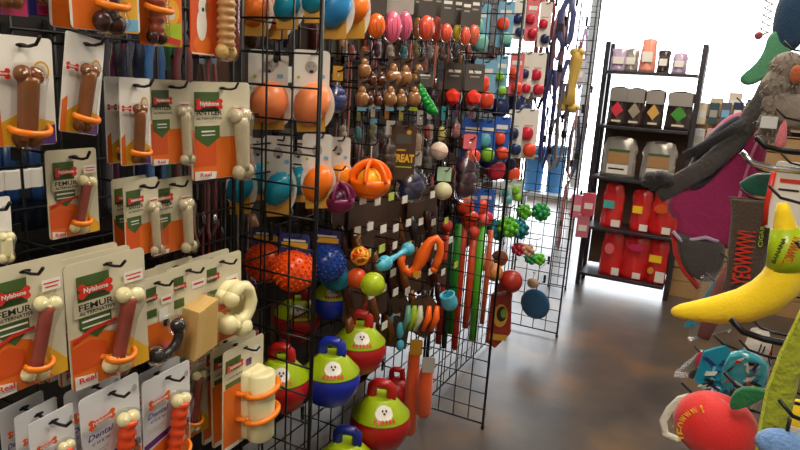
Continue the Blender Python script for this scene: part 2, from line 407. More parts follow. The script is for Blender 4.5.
def dental_design(t, w, h):
    card(t, w, h, [(PURP, [(.02, .56), (.6, .5), (.98, .54), (.98, .6), (.6, .56), (.02, .62)]), (ORANGE, [(.02, .66), (.5, .58), (.98, .62), (.98, .97), (.02, .97)])]+DOG(.82, .62, .12)+[(GREYT, R(.08, .42, .4, .425)), (GREYT, R(.08, .45, .36, .455)), (GREYT, E(.9, .06, .04, .03)), (WHITE, R(.03, .95, .97, .99))], PALE)
    logo(t, w, h, .3, .17, .44, .16, m=REDORG, tilt=-.06)
    text('Dental', w*.42, NAVY, t, ((.27-.5)*w, -.0052, -.28*h), hmax=h*.05, shear=.25)
    text('C H E W', w*.3, NAVY, t, ((.27-.5)*w, -.0052, -.345*h), hmax=h*.022)
    bone_on(t, w, h, (.66, .27), (.48, .8), .12, .13, BONE_OR, BONE_CR, ribs=6, band=.8)
def brown_design(t, w, h, bot=PURP):
    card(t, w, h, [(YEL, [(.02, .74), (.4, .62), (.98, .7), (.98, .97), (.02, .97)]), (ORANGE, [(.02, .6), (.14, .55), (.16, .97), (.02, .97)]), (bot, [(.5, .84), (.98, .72), (.98, .92), (.5, .92)]), (GOLD, E(.8, .22, .13, .09)), (CREAM, E(.8, .22, .1, .07)), (WHITE, R(.02, .93, .98, .99)), (ORANGE, [(.1, .94), (.5, .94), (.3, .98)])], WHITE)
    logo(t, w, h, .14, .26, .3, .16)
    bone_on(t, w, h, (.5, .28), (.42, .82), .15, .16, BONE_BR, BONE_BR, band=.85)
def orange_design(t, w, h):
    card(t, w, h, [(ORANGE, R(.03, .03, .6, .93)), (YEL, [(.6, .3), (.97, .2), (.97, .93), (.6, .93)]), (LBLUE, [(.62, .8), (.97, .78), (.97, .9), (.62, .9)]), (WHITE, R(.02, .93, .98, .99))], WHITE)
    text('SMALL', w*.2, GREYC, t, ((.2-.5)*w, -.0052, -.955*h), hmax=h*.02)
    bone_on(t, w, h, (.55, .3), (.45, .82), .11, .16, BONE_DK, BONE_DK, band=.7)
def green_design(t, w, h):
    card(t, w, h, [(ORANGE, R(.03, .03, .97, .7)), (LIME, [(.4, .72), (.97, .7), (.97, .93), (.4, .93)]), (YEL, E(.75, .6, .18, .12)), (CREAM, E(.73, .61, .1, .07)), (PURP, R(.02, .93, .98, .99)), (RED, [(.5, .82), (.95, .86), (.92, .92), (.5, .88)])], ORANGE)
    bone_on(t, w, h, (.3, .2), (.25, .84), .14, .15, pl('ridged_chew', (150, 62, 30)), BONE_DK, ribs=8, band=.6)
def dogcard_design(t, w, h):
    card(t, w, h, [(REDORG, R(.02, .02, .98, .93)), (ORANGE, E(.3, .86, .22, .08)), (WHITE, E(.28, .7, .13, .13)), (WHITE, E(.3, .56, .11, .08)), (FUR, E(.4, .56, .04, .05)), (INK, E(.3, .58, .03, .018)), (WHITE, R(.02, .93, .6, .99))], REDORG)
    bone_on(t, w, h, (.74, .1), (.74, .88), .17, .17, pl('ridged_tan', (196, 150, 92), rough=.3), BONE_TAN, ribs=12)
def black_design(t, w, h):
    card(t, w, h, [(ORANGE, [(.02, .5), (.5, .5), (.98, .6), (.98, .97), (.02, .97)]), (GREEN, R(.1, .05, .5, .42)), (CREAM, R(.06, .22, .5, .32)), (PINKC, R(.6, .8, .95, .92)), (WHITE, R(.55, .35, .8, .5)), (WHITE, R(.62, .2, .92, .3)), (RED, R(.66, .23, .9, .26))], CREAM)
    logo(t, w, h, .28, .16, .4, .13)
    mb = MB(); pts = []
    for k in range(11):
        a = math.radians(-20+k*14); pts.append((w*(-.12+.42*math.cos(a)), -.03, -h*.62+w*.42*-math.sin(a)*1.0))
    mb.tube(pts, w*.11, BLKC, 12)
    mb.ball(pts[0], w*.17, BLKC); mb.ball(pts[-1], w*.17, BLKC); mb.build('chew_bone', t)
    mb = MB(); mb.ball(pts[0], w*.25, CLEAR); mb.ball(pts[-1], w*.25, CLEAR); mb.build('blister', t)
def wedge_design(t, w, h):
    card(t, w, h, [(ORANGE, [(.02, .5), (.5, .5), (.6, .97), (.02, .97)]), (GREEN, R(.06, .05, .4, .4)), (CREAM, R(.04, .2, .42, .3)), (WHITE, R(.6, .15, .95, .24)), (RED, R(.64, .18, .9, .2))], CREAM)
    logo(t, w, h, .24, .15, .36, .12)
    mb = MB(); mb.prism([(-w*.12, -h*.42), (w*.38, -h*.34), (w*.32, -h*.88), (-w*.28, -h*.96)], -.045, -.006, BONE_TAN)
    mb.prism([(-w*.1, -h*.43), (w*.06, -h*.4), (-w*.1, -h*.93), (-w*.26, -h*.95)], -.0462, -.045, pl('pale_tan', (226, 196, 130)))
    mb.build('chew_wedge', t, bevel=.003)
    MB().prism([(-w*.16, -h*.38), (w*.42, -h*.3), (w*.36, -h*.92), (-w*.34, -h*.99)], -.05, -.0045, CLEAR).build('blister', t, bevel=.006)
def pretzel_design(t, w, h):
    card(t, w, h, [(ORANGE, [(.02, .5), (.7, .6), (.9, .97), (.02, .97)]), (GREEN, R(.06, .05, .4, .4)), (CREAM, R(.04, .2, .42, .3)), (RED, [(.2, .48), (.6, .44), (.6, .56), (.2, .58)]), (WHITE, R(.6, .2, .9, .3)), (RED, R(.64, .24, .86, .26))], CREAM)
    logo(t, w, h, .24, .14, .36, .12)
    mb = MB(); P = []
    for k in range(13):
        a = math.radians(150-k*22); P.append((w*(.22+.26*math.cos(a)), -.03, -h*.5+w*.32*math.sin(a)))
    mb.tube(P, [w*(.10+.03*abs(math.sin(k*1.1))) for k in range(13)], BONE_CR, 12); mb.ball(P[0], w*.15, BONE_CR)
    mb.ball((w*.26, -.03, -h*.78), w*.19, BONE_CR); mb.ball((-w*.1, -.03, -h*.68), w*.18, BONE_CR)
    mb.tube([P[-1], (w*.26, -.03, -h*.78), (-w*.1, -.03, -h*.68)], w*.13, BONE_CR, 10)
    mb.build('chew_pretzel', t)
def tan_design(t, w, h):
    card(t, w, h, [(ORANGE, [(.02, .33), (.45, .3), (.45, .93), (.02, .93)]), (GREEN, [(.06, .05), (.42, .05), (.42, .32), (.06, .32)]), (CREAM, R(.03, .17, .45, .27)), (PURP, R(.55, .13, .68, .2)), (PALE, E(.8, .08, .1, .05)), (WHITE, [(.04, .9), (.4, .91), (.38, .99), (.04, .98)]), (PINKC, R(.8, .8, .95, .9)), (GREEN, R(.82, .4, .96, .52))], CREAM)
    logo(t, w, h, .24, .12, .38, .12)
    text('LARGE BONE', w*.36, INK, t, ((.24-.5)*w, -.0052, -.215*h), hmax=h*.022)
    mb = MB(); c = w*.16; M = Matrix.Translation((c, -.034, 0))
    mb.lathe([(.001, -h*.92), (w*.22, -h*.92), (w*.25, -h*.9), (w*.25, -h*.26), (w*.2, -h*.24), (w*.12, -h*.25), (.001, -h*.25)], BONE_CR, M, 18, sy=.8)
    mb.build('chew_block', t)
    mb = MB()
    for z in (-h*.4, -h*.66):
        mb.tube([(c+w*.33*math.cos(q), -.034-w*.24*math.sin(q), z+.006*math.cos(q)) for q in [math.pi*(k-1)/10 for k in range(13)]], w*.045, BAND, 8)
    mb.build('holding_band', t)
def plain_design(t, w, h):
    card(t, w, h, [(GREYT, E(.85, .05, .1, .04)), (ORANGE, R(.02, .8, .98, .97))], WHITE)
    bone_on(t, w, h, (.75, .5), (.7, .8), .12, .14, BONE_CR, BONE_CR)
def purple_design(t, w, h, c=PURP):
    card(t, w, h, [(MAG, R(.5, .6, .97, .9)), (PURP if c is not PURP else GREYT, R(.02, .9, .98, .99)), (YEL, E(.3, .5, .2, .12))], c)
    bone_on(t, w, h, (.6, .3), (.6, .76), .12, .15, BONE_BR, BONE_BR)
def purple2_design(t, w, h): purple_design(t, w, h, NAVY)
ORD = ['', 'second', 'third', 'fourth', 'fifth']
def chew(design, rect, X, desc, behind=0, gap=.03, roll=0, swing=0, hk=True, group='packaged bone chews on the left grid'):
    xl, yt, xr, yb = rect; xm = (xl+xr)/2; ym = (yt+yb)/2
    a, b = at(xl, ym, 'X', X), at(xr, ym, 'X', X); c, d = at(xm, yt, 'X', X), at(xm, yb, 'X', X)
    w = abs(b.y-a.y); h = c.z-d.z; hp = Vector((X, (a.y+b.y)/2, c.z-.012))
    for k in range(behind+1):
        lab = desc
        if k: lab = ('package directly behind the ' if k == 1 else 'package two back behind the ')+desc
        jig = .012*math.sin(k*2.3+xl)
        t = thing('chew_package', lab, 'dog chew', hp-Vector((k*gap, 0, 0)), (0, 0, 0), group)
        t.rotation_euler = (Matrix.Rotation(math.pi/2+swing+jig*4, 4, 'Z') @ Matrix.Rotation(roll+jig*1.5, 4, 'Y')).to_euler()
        design(t, w, h)
    if hk:
        hook(hp+Vector((0, 0, -.001)), 'black peg hook through the '+desc, tip=.045)
    return hp, w, h

# row 1 (tops above the frame)
chew(purple_design, (-34, -95, 24, 14), -.86, 'purple chew card in the top left corner')
chew(purple2_design, (22, -85, 46, 15), -.93, 'blue edged chew card in the top row, half hidden')
chew(orange_design, (68, -80, 136, 31), -.86, 'orange chew card with dark bone, top row', 1, .045)
chew(green_design, (138, -64, 181, 46), -.88, 'orange and lime chew card in the top row')
chew(dogcard_design, (190, -70, 230, 56), -.88, 'red dog card with ridged tan bone, top row')
# row 2
chew(brown_design, (-12, 36, 55, 146), -.86, 'white card with thick brown bone at left edge', 1, .04)
chew(brown_design, (66, 36, 108, 134), -.87, 'tilted white card with slim brown bone', 0, roll=.16, swing=.12)
chew(brown_design, (120, 78, 151, 165), -.9, 'small card with dark bone beside the antler chews', 1, .035)
chew(antler_design, (150, 80, 190, 164), -.93, 'smaller antler chew card in the second row', 1, .03)
chew(antler_design, (194, 82, 246, 178), -.92, 'larger antler chew card beside the grid fin', 0, swing=-.1)
# row 3
chew(femur_design, (47, 149, 98, 236), -.92, 'small femur chew card hanging alone')
chew(antler_design, (123, 179, 160, 255), -.92, 'orange antler chew card in the third row', 1, .03, swing=.1)
chew(antler_design, (150, 178, 192, 252), -.95, 'pale antler chew card in the third row', 0)
chew(plain_design, (-30, 198, 13, 262), -.86, 'plain white card with round cream bone, left edge')
# row 4
chew(femur_design, (-16, 262, 66, 388), -.84, 'large femur chew card at the left edge')
chew(femur_design, (67, 256, 145, 379), -.84, 'large femur chew card in the centre of the row', 2, .03)
chew(black_design, (138, 276, 174, 356), -.9, 'card with black curved chew in clear bubbles', 1, .04)
chew(wedge_design, (168, 264, 206, 350), -.91, 'card with tan wedge chew', 1, .035)
chew(pretzel_design, (200, 256, 240, 342), -.93, 'card with knotted cream chew', 1, .03)
# row 5
chew(dental_design, (30, 412, 78, 520), -.82, 'lowest dental chew card, bottom left', 2, .035, swing=.12)
chew(dental_design, (80, 385, 142, 500), -.82, 'dental chew card with ribbed orange bone, bottom row', 1, .04, swing=.1)
chew(dental_design, (141, 371, 192, 470), -.86, 'dental chew card with dog picture, bottom row', 1, .03, swing=.05)
chew(femur_design, (168, 345, 206, 440), -.96, 'hidden chew card behind the dental chew cards')
chew(tan_design, (222, 343, 264, 440), -.9, 'card with cream block chew and two orange bands', 2, .03)

# ---------------------------------------------------------------- goods seen through the left grid
LE = 'leashes on the far side of the left grid'
def leash(px, py, X, L, col, nm, label, w=.018, group=LE):
    p = at(px, py, 'X', X); m = fb(nm, col)
    hook(p+Vector((0, 0, .01)), 'black peg hook holding the '+' '.join(label.split()[:4])+(' behind the grid' if group == LE else ''), wall=-1.455 if group == LE else XW, tip=.02)
    t = thing('leash', label, 'leash', p, (0, 0, math.pi/2+.3), group)
    MB().tube([(-.012, 0, 0), (-w*.4-.012, 0, -.05), (-w*.4-.012, .004, -L), (0, .008, -L-.02), (w*.4+.012, .004, -L), (w*.4+.012, 0, -.05), (.012, 0, 0), (0, 0, .008)], w*.42, m, 6, closed=True, flat=.25).build('strap', t)
    MB().box((0, 0, .02), (.03, .01, .05), DARKP).build('hanger', t)
    MB().tube([(0, -.004, -L*.9+q*.0) if q == 0 else (0, -.004, -L*.9-.03) for q in (0, 1)], .006, CHROME, 8).build('clip', t)
for i, (px, c, n) in enumerate([(112, (28, 26, 40), 'charcoal'), (120, (120, 26, 80), 'magenta'), (134, (24, 34, 70), 'navy'), (146, (20, 60, 120), 'blue'), (155, (20, 90, 150), 'bright_blue'), (172, (16, 120, 70), 'green'), (183, (100, 24, 34), 'maroon'), (200, (60, 18, 22), 'dark_red'), (212, (120, 30, 30), 'brick_red'), (180, (24, 24, 28), 'black')]):
    leash(px, 40 if i < 7 else 62, -1.22-(i % 2)*.05, .36 if i < 7 else .45, c, n, n.replace('_', ' ')+' nylon leash hanging behind the left grid', w=.042 if i < 7 else .024)
for i, (px, c, n) in enumerate([(206, (150, 30, 30), 'scarlet'), (218, (60, 20, 26), 'oxblood'), (228, (30, 28, 32), 'graphite'), (236, (130, 120, 110), 'beige'), (246, (70, 30, 30), 'rust')]):
    leash(px, 175, -1.3, .45, c, n, n+' nylon leash low behind the antler chews')
def bottle(px, py, X, r, h, body, cap, label, group=None, band=WHITE):
    p = at(px, py, 'X', X); t = thing('spray_bottle', label, 'bottle', p, (0, 0, 0), group)
    MB().lathe([(.001, 0), (r, 0), (r, h*.7), (r*.5, h*.82), (r*.4, h*.86), (.001, h*.86)], body, None, 16).build('bottle_body', t)
    MB().lathe([(r*1.02, h*.3), (r*1.03, h*.31), (r*1.03, h*.55), (r*1.02, h*.56)], band, None, 16).build('bottle_label', t)
    MB().lathe([(r*.5, h*.83), (r*.5, h), (.001, h)], cap, None, 12).build('cap', t)
# a low shelf behind holds the bottles
BOT = pl('blue_bottle', (14, 50, 96)); BOTD = pl('dark_bottle', (16, 30, 48))
zs = at(30, 232, 'X', -1.3).z
t = thing('wire_shelf', 'black shelf holding blue bottles behind the left grid', 'shelf', (-1.34, .93, zs))
MB().box((0, 0, -.008), (.2, .62, .014), DARKP).build('shelf_board', t); MB().box((.1, 0, .004), (.006, .62, .03), BLACKM).build('front_rail', t)
MB().box((-.04, -.25, -zs/2-.01), (.02, .02, zs), BLACKM).build('post', t); MB().box((-.04, .25, -zs/2-.01), (.02, .02, zs), BLACKM).build('post', t)
for i, px in enumerate((-2, 13, 25, 37)):
    p = at(px, 230, 'X', -1.3)
    q = thing('spray_bottle', ['blue capped bottle at the frame edge behind the grid', 'tall blue bottle, second from left on the hidden shelf', 'dark bottle with white label on the hidden shelf', 'blue bottle with white label nearest the femur card'][i], 'bottle', (-1.3, p.y, zs), (0, 0, 0), 'bottles behind the left grid')
    bm = BOTD if i == 2 else BOT
    MB().lathe([(.001, 0), (.018, 0), (.018, .13), (.016, .14), (.016, .21), (.001, .21)], BOTD, None, 16).build('bottle_body', q)
    MB().lathe([(.0185, .09), (.0188, .1), (.0188, .135), (.0185, .14)], WHITE, None, 16).build('bottle_label', q)
    MB().lathe([(.019, .07), (.0195, .07), (.0195, .085), (.0165, .145), (.0165, .215), (.001, .215)], bm, None, 16).build('sleeve', q)

# dark boards added behind the grids to block stray light and darken gaps
BLOCKB = mat('dark_block_board', (26, 20, 18), rough=.7, vary=.4, vscale=9)
for ya, yb, z0, lab in ((-.3, 2.5, .1, 'added dark board behind the bone chews, blocking stray light'), (2.52, 4.25, .42, 'added raised dark board blocking light, with floor showing under it')):
    t = thing('light_block_board', lab, 'light blocking board', (-1.47, (ya+yb)/2, 0))
    MB().box((0, 0, (z0+2.2)/2), (.03, yb-ya, 2.2-z0), BLOCKB).build('board', t)
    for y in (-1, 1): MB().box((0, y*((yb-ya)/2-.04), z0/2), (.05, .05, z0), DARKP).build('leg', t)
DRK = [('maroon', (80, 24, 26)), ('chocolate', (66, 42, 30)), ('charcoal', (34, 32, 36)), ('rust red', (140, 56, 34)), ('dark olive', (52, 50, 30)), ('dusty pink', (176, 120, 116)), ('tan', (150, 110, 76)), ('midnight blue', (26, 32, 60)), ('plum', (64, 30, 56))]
rnd = random.Random(21)
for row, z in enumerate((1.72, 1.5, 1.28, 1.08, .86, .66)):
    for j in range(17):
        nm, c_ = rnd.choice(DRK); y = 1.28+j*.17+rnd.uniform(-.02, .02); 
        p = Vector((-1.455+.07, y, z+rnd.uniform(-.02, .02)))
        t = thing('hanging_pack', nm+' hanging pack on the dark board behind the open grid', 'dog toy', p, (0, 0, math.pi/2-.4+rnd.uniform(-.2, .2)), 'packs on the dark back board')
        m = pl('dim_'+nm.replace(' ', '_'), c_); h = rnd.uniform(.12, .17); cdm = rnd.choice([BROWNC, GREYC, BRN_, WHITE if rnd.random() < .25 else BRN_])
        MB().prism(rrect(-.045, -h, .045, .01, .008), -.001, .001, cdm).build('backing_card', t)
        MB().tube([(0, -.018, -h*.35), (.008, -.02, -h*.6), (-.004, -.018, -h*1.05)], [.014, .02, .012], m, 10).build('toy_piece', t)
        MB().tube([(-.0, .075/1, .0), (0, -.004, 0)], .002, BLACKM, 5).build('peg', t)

# ---------------------------------------------------------------- toys between the near and middle fins
FACE = math.radians(38)
def wallhook(p, label, **k): return hook(p, label, **k)
def egg_card(px0, pyt, px1, pyb, Y, egg, label, yaw=.6, eggc=(.5, .62), face=True, hk=True):
    """toy egg on a white die-cut card"""
    xm = (px0+px1)/2; a, b = at(px0, (pyt+pyb)/2, 'Y', Y), at(px1, (pyt+pyb)/2, 'Y', Y); c, d = at(xm, pyt, 'Y', Y), at(xm, pyb, 'Y', Y)
    w = (b.x-a.x)*.86; h = c.z-d.z; p = Vector(((a.x+b.x)/2, Y, c.z-.01))
    t = thing('treat_toy', label, 'dog toy', p, (0, 0, yaw), 'egg shaped treat toys on white cards')
    mb = MB()
    out = rrect(-w*.42, -h*.45, w*.42, .01, w*.1)
    mb.prism(out, 0, .0015, WHITE)
    mb.prism(ell(w*.06, -h*.64, w*.5, h*.36, 24), .0016, .003, WHITE)
    mb.prism([(-w*.3, -h*.78), (w*.35, -h*.74), (w*.36, -h*.98), (-w*.28, -h)], -.02, .001, GOLD)
    k = -.0005
    if face: # grey cartoon puppy print
        for m, q in [(GREYT, ell(0, -h*.17, w*.14, h*.08)), (INK, ell(w*.01, -h*.22, w*.05, h*.02)), (INK, ell(-w*.05, -h*.15, w*.012, h*.01)), (INK, ell(w*.06, -h*.15, w*.012, h*.01)), (LBLUE, ell(w*.25, -h*.28, w*.07, h*.03)), (LIME, ell(-w*.28, -h*.3, w*.04, h*.02))]:
            mb.prism(q, k, k+.0005, m); k -= .0005
    mb.build('backing_card', t)
    mb = MB(); c = (w*.04, -w*.2, -h*.62); M = Matrix.Translation(c) @ Matrix.Rotation(.5, 4, 'Y')
    R_ = w*.4; Hh = min(h*.3, w*.55)
    mb.lathe([(.001, -Hh), (R_*.45, -Hh*.92), (R_*.8, -Hh*.62), (R_, -Hh*.1), (R_*.93, Hh*.35), (R_*.65, Hh*.72), (R_*.3, Hh*.9), (R_*.26, Hh*.9), (R_*.2, Hh*.6), (.001, Hh*.55)], egg, M, 24)
    mb.build('rubber_egg', t)
    MB().tube([(0, .03, 0), (0, -.01, 0)], .002, BLACKM, 6).build('hang_tab', t)
    if hk: 
        hook((p.x, p.y, p.z), 'black peg hook holding the '+label, tip=.02)
    return t
EG_O = pl('egg_orange', (244, 120, 24)); EG_T = pl('egg_teal', (24, 140, 170), rough=.25); EG_P = pl('egg_peach', (246, 142, 86)); EG_B = pl('egg_blue', (36, 132, 196)); EG_Y = pl('egg_amber', (236, 130, 20), rough=.25)
egg_card(240, -40, 270, 33, 1.36, EG_O, 'orange egg toy card at the top beside the fin')
egg_card(272, -42, 302, 26, 1.36, EG_T, 'teal egg toy card, second in the top row')
egg_card(262, -36, 292, 36, 1.44, EG_P, 'peach egg toy card behind the teal one, top row')
egg_card(300, -48, 328, 20, 1.36, EG_T, 'small teal egg toy card left of the blue egg')
egg_card(314, -50, 353, 36, 1.42, EG_B, 'big blue egg toy card crossing the grid edge')
egg_card(342, -46, 370, 36, 1.56, EG_O, 'orange egg toy card with barcode right of the fin')
egg_card(247, 50, 290, 126, 1.34, EG_P, 'peach egg toy card, left in the second row')
egg_card(290, 50, 332, 128, 1.36, EG_P, 'peach egg toy card, right in the second row')
egg_card(226, 136, 254, 210, 1.34, EG_T, 'teal egg toy card, first in the third row')
egg_card(243, 138, 272, 196, 1.42, EG_T, 'small teal egg toy card behind, third row')
egg_card(262, 136, 294, 212, 1.34, EG_T, 'largest teal egg toy card, third row')
egg_card(284, 140, 312, 198, 1.44, EG_T, 'teal egg toy card overlapped in the third row')
egg_card(300, 134, 334, 204, 1.36, EG_O, 'orange egg toy card at the grid edge, third row')
egg_card(324, 137, 352, 196, 1.5, EG_Y, 'amber egg toy card right of the grid edge')

def spiky(px, py, r_px, Y, m, label, head=True):
    c = at(px, py, 'Y', Y); r = r_px*mpp(c); z0 = r*1.5
    t = thing('spiky_ball', label, 'dog ball', c+Vector((0, 0, z0)), (0, 0, .4), 'spiky rubber balls')
    mb = MB(); mb.ball((0, 0, -z0), (r*.97, r*.97, r*.93), m, seg=28, rings=18)
    n = 190; g = math.pi*(3-5**.5)
    for k in range(n):
        z = 1-2*(k+.5)/n; q = (1-z*z)**.5; d = Vector((q*math.cos(g*k), q*math.sin(g*k), z))
        M = Matrix.Translation(Vector((0, 0, -z0))+Vector((d.x, d.y, d.z*.95))*r*.95) @ d.to_track_quat('Z', 'Y').to_matrix().to_4x4()
        mb.lathe([(r*.075, 0), (r*.045, r*.07), (.0001, r*.11)], m, M, 6)
    mb.build('ball_body', t)
    MB().tube([(r*.99*math.cos(a), r*.2*math.sin(a)-.0, -z0+r*.95*math.sin(a)) for a in [6.283*k/24 for k in range(24)]], r*.03, m, 6, closed=True).build('seam', t)
    if head:
        mb = MB(); mb.prism(rrect(-r*.7, -r*.75, r*.7, .012, r*.15), -.001, .001, NAVY); mb.prism(rrect(-r*.6, -r*.45, r*.6, -r*.2, r*.05), -.0016, -.001, YEL)
        mb.prism(rrect(-r*.5, -r*.16, r*.5, -r*.06, r*.02), -.0016, -.001, WHITE); mb.build('header_card', t)
        MB().tube([(0, 0, -r*.7), (0, 0, -z0+r*.9)], .0015, DARKP, 5).build('tie', t)
    hook(c+Vector((0, 0, z0)), 'black peg hook holding the '+label, tip=.02)
SP_O = pl('spiky_orange', (240, 80, 12), rough=.28); SP_B = pl('spiky_blue', (20, 62, 150), rough=.25)
spiky(266, 262, 21, 1.41, SP_O, 'orange spiky ball, left of the pair')
spiky(294, 270, 22, 1.33, SP_O, 'orange spiky ball, right of the pair')
spiky(326, 263, 20, 1.47, SP_B, 'dark blue spiky ball at the grid edge')

def jolly(px, py, r_px, ax, v, m, label, yaw=.3, cone=True, hk=True):
    c = at(px, py, ax, v); r = 1.12*r_px*mpp(c); zt = r*1.4
    t = thing('handled_ball', label, 'dog ball', c+Vector((0, 0, zt)), (0, 0, yaw), 'big rubber balls with handles and lime labels')
    mb = MB(); M = Matrix.Translation((0, 0, -zt))
    mb.lathe([(.001, -r*.92), (r*.4, -r*.88), (r*.72, -r*.68), (r*.93, -r*.3), (r*1.0, 0), (r*.985, r*.14), (r*.93, r*.36), (r*.7, r*.58), (r*.4, r*.84), (.001, r*.86)], m, M, 32)
    mb.build('ball_body', t)
    mb = MB(); s = r*.33
    mb.tube([(-s*.95, 0, -zt+r*.8), (-s, 0, -zt+r*1.05), (-s*.95, 0, -zt+r*1.28), (-s*.6, 0, -zt+r*1.38), (0, 0, -zt+r*1.4), (s*.6, 0, -zt+r*1.38), (s*.95, 0, -zt+r*1.28), (s, 0, -zt+r*1.05), (s*.95, 0, -zt+r*.8)], r*.17, m, 10)
    mb.build('handle', t)
    if cone:
        mb = MB()
        mb.lathe([(r*.965, r*.33), (r*.97, r*.36), (r*.45, r*.93), (r*.4, r*.98), (r*.38, r*.96)], LIME, M, 32)
        lb = mb.build('label_cone', t)
        # white puppy face print, bent on the cone front
        def on(u, s_): # u angle, s_ 0..1 down the cone
            rr = r*(.45+.52*s_)+.0016; return (rr*math.sin(u), -rr*math.cos(u), -zt+r*(.93-.57*s_)+.0012)
        def patch(cu, cs, au, as_, m2, lift=0):
            pts = [on(cu, cs)]+[on(cu+au*math.cos(q), cs+as_*math.sin(q)) for q in [6.283*k/14 for k in range(14)]]
            pts = [(x*(1+lift), y*(1+lift), z+lift*r) for x, y, z in pts]
            return pts, [(0, 1+k, 1+(k+1) % 14) for k in range(14)], m2
        mb = MB()
        for a in [patch(.35, .42, .42, .34, WHITE), patch(.1, .3, .14, .12, WHITE, .004), patch(.62, .3, .14, .12, WHITE, .004), patch(.28, .34, .05, .06, INK, .008), patch(.46, .34, .05, .06, INK, .008), patch(.36, .46, .06, .05, INK, .009)]+[patch(.0+.14*k, .8, .05, .1, RED, .01) for k in range(6)]:
            mb.add(*a)
        mb.build('puppy_print', lb)
    if hk: hook(c+Vector((0, 0, zt-r*.02)), 'black peg hook holding the '+label, tip=.03)
JR = pl('ball_red', (176, 22, 24), rough=.32); JB = pl('ball_blue', (22, 44, 168), rough=.3)
jolly(281, 385, 26, 'Y', 1.31, JR, 'red handled ball with puppy label, just behind the near fin')
jolly(297, 320, 21, 'Y', 1.56, JR, 'red handled ball above, behind the orange spiky balls')
jolly(331, 301, 18, 'Y', 1.58, JB, 'smaller blue handled ball under the blue spiky ball')
jolly(331, 379, 26, 'Y', 1.42, JB, 'large blue handled ball at the grid edge')
jolly(359, 349, 24, 'X', -.925, JR, 'red handled ball right of the large blue one')
jolly(380, 422, 27, 'X', -.88, JR, 'lowest red handled ball near the floor')
jolly(346, 468, 27, 'Y', 1.50, pl('ball_navy', (18, 34, 120)), 'blue handled ball cut off by the bottom of the photo')
jolly(396, 391, 15, 'X', -1.0, JR, 'half hidden red ball behind the lowest red one', cone=False)
jolly(352, 303, 14, 'X', -1.01, JR, 'small red handled ball behind the green ball')

def simple(name, label, cat, px, py, ax, v, group=None, yaw=0.5, hk=True, up=0.0):
    """returns thing placed with origin up metres above the pixel point, plus metres per pixel"""
    c = at(px, py, ax, v); k = mpp(c)
    t = thing(name, label, cat, c+Vector((0, 0, up*k)), (0, 0, yaw), group)
    if hk: hook(c+Vector((0, 0, up*k)), 'black peg hook holding the '+label, tip=.02)
    return t, k
# caged balls
for (px, py, v, r_, c1, c2, lab) in [(370, 181, -.88, 21, pl('cage_orange', (252, 112, 14)), pl('inner_yellow', (246, 180, 20)), 'orange slotted ball with yellow core'), (338, 199, -.90, 17, pl('cage_plum', (112, 24, 70)), pl('inner_plum', (80, 18, 60)), 'plum slotted ball behind the orange one')]:
    t, k = simple('slotted_ball', lab, 'dog ball', px, py, 'X', v, 'slotted rubber balls', up=r_*1.7)
    r = r_*k; z = -r*1.7
    MB().ball((0, 0, z), r*.62, c2).build('inner_ball', t)
    mb = MB()
    mb.lathe([(r*.72, -r*.62), (r*.9, -r*.45), (r*.99, -r*.12), (r*.97, r*.12), (r*.85, r*.12), (r*.82, -r*.2), (r*.6, -r*.55)], c1, Matrix.Translation((0, 0, z)), 32)
    mb.lathe([(.001, -r*.86), (r*.45, -r*.8), (r*.75, -r*.6), (r*.7, -r*.5), (.001, -r*.6)], c1, Matrix.Translation((0, 0, z)), 24)
    for a in (.3, 1.35, 2.4):
        M = Matrix.Translation((0, 0, z)) @ Matrix.Rotation(a, 4, 'Z')
        mb.tube([(r*.93*math.cos(q), 0, r*.9*math.sin(q)) for q in [math.pi*j/16 for j in range(17)]], r*.19, c1, 8, flat=.45, M=M)
    mb.build('ball_cage', t)
    MB().tube([(0, 0, z+r*.85), (0, 0, 0)], .002, fb('tie_white', (200, 196, 186)), 6).build('tie', t)

def header(t, w, h, m=GREYC, z=.01, stripe=WHITE, txt=None):
    mb = MB(); mb.prism(rrect(-w/2, z-h, w/2, z, w*.08), -.001, .001, m)
    if stripe:
        mb.prism(R2(-w*.32, z-h*.35, w*.32, z-h*.25), -.0016, -.001, stripe); mb.prism(R2(-w*.25, z-h*.5, w*.25, z-h*.45), -.0016, -.001, GREYT)
    o = mb.build('header_card', t)
    if txt: text(txt, w*.7, stripe or WHITE, o, (0, -.002, z-h*.7))
    return o
def R2(a, b, c, d): return [(a, b), (c, b), (c, d), (a, d)]
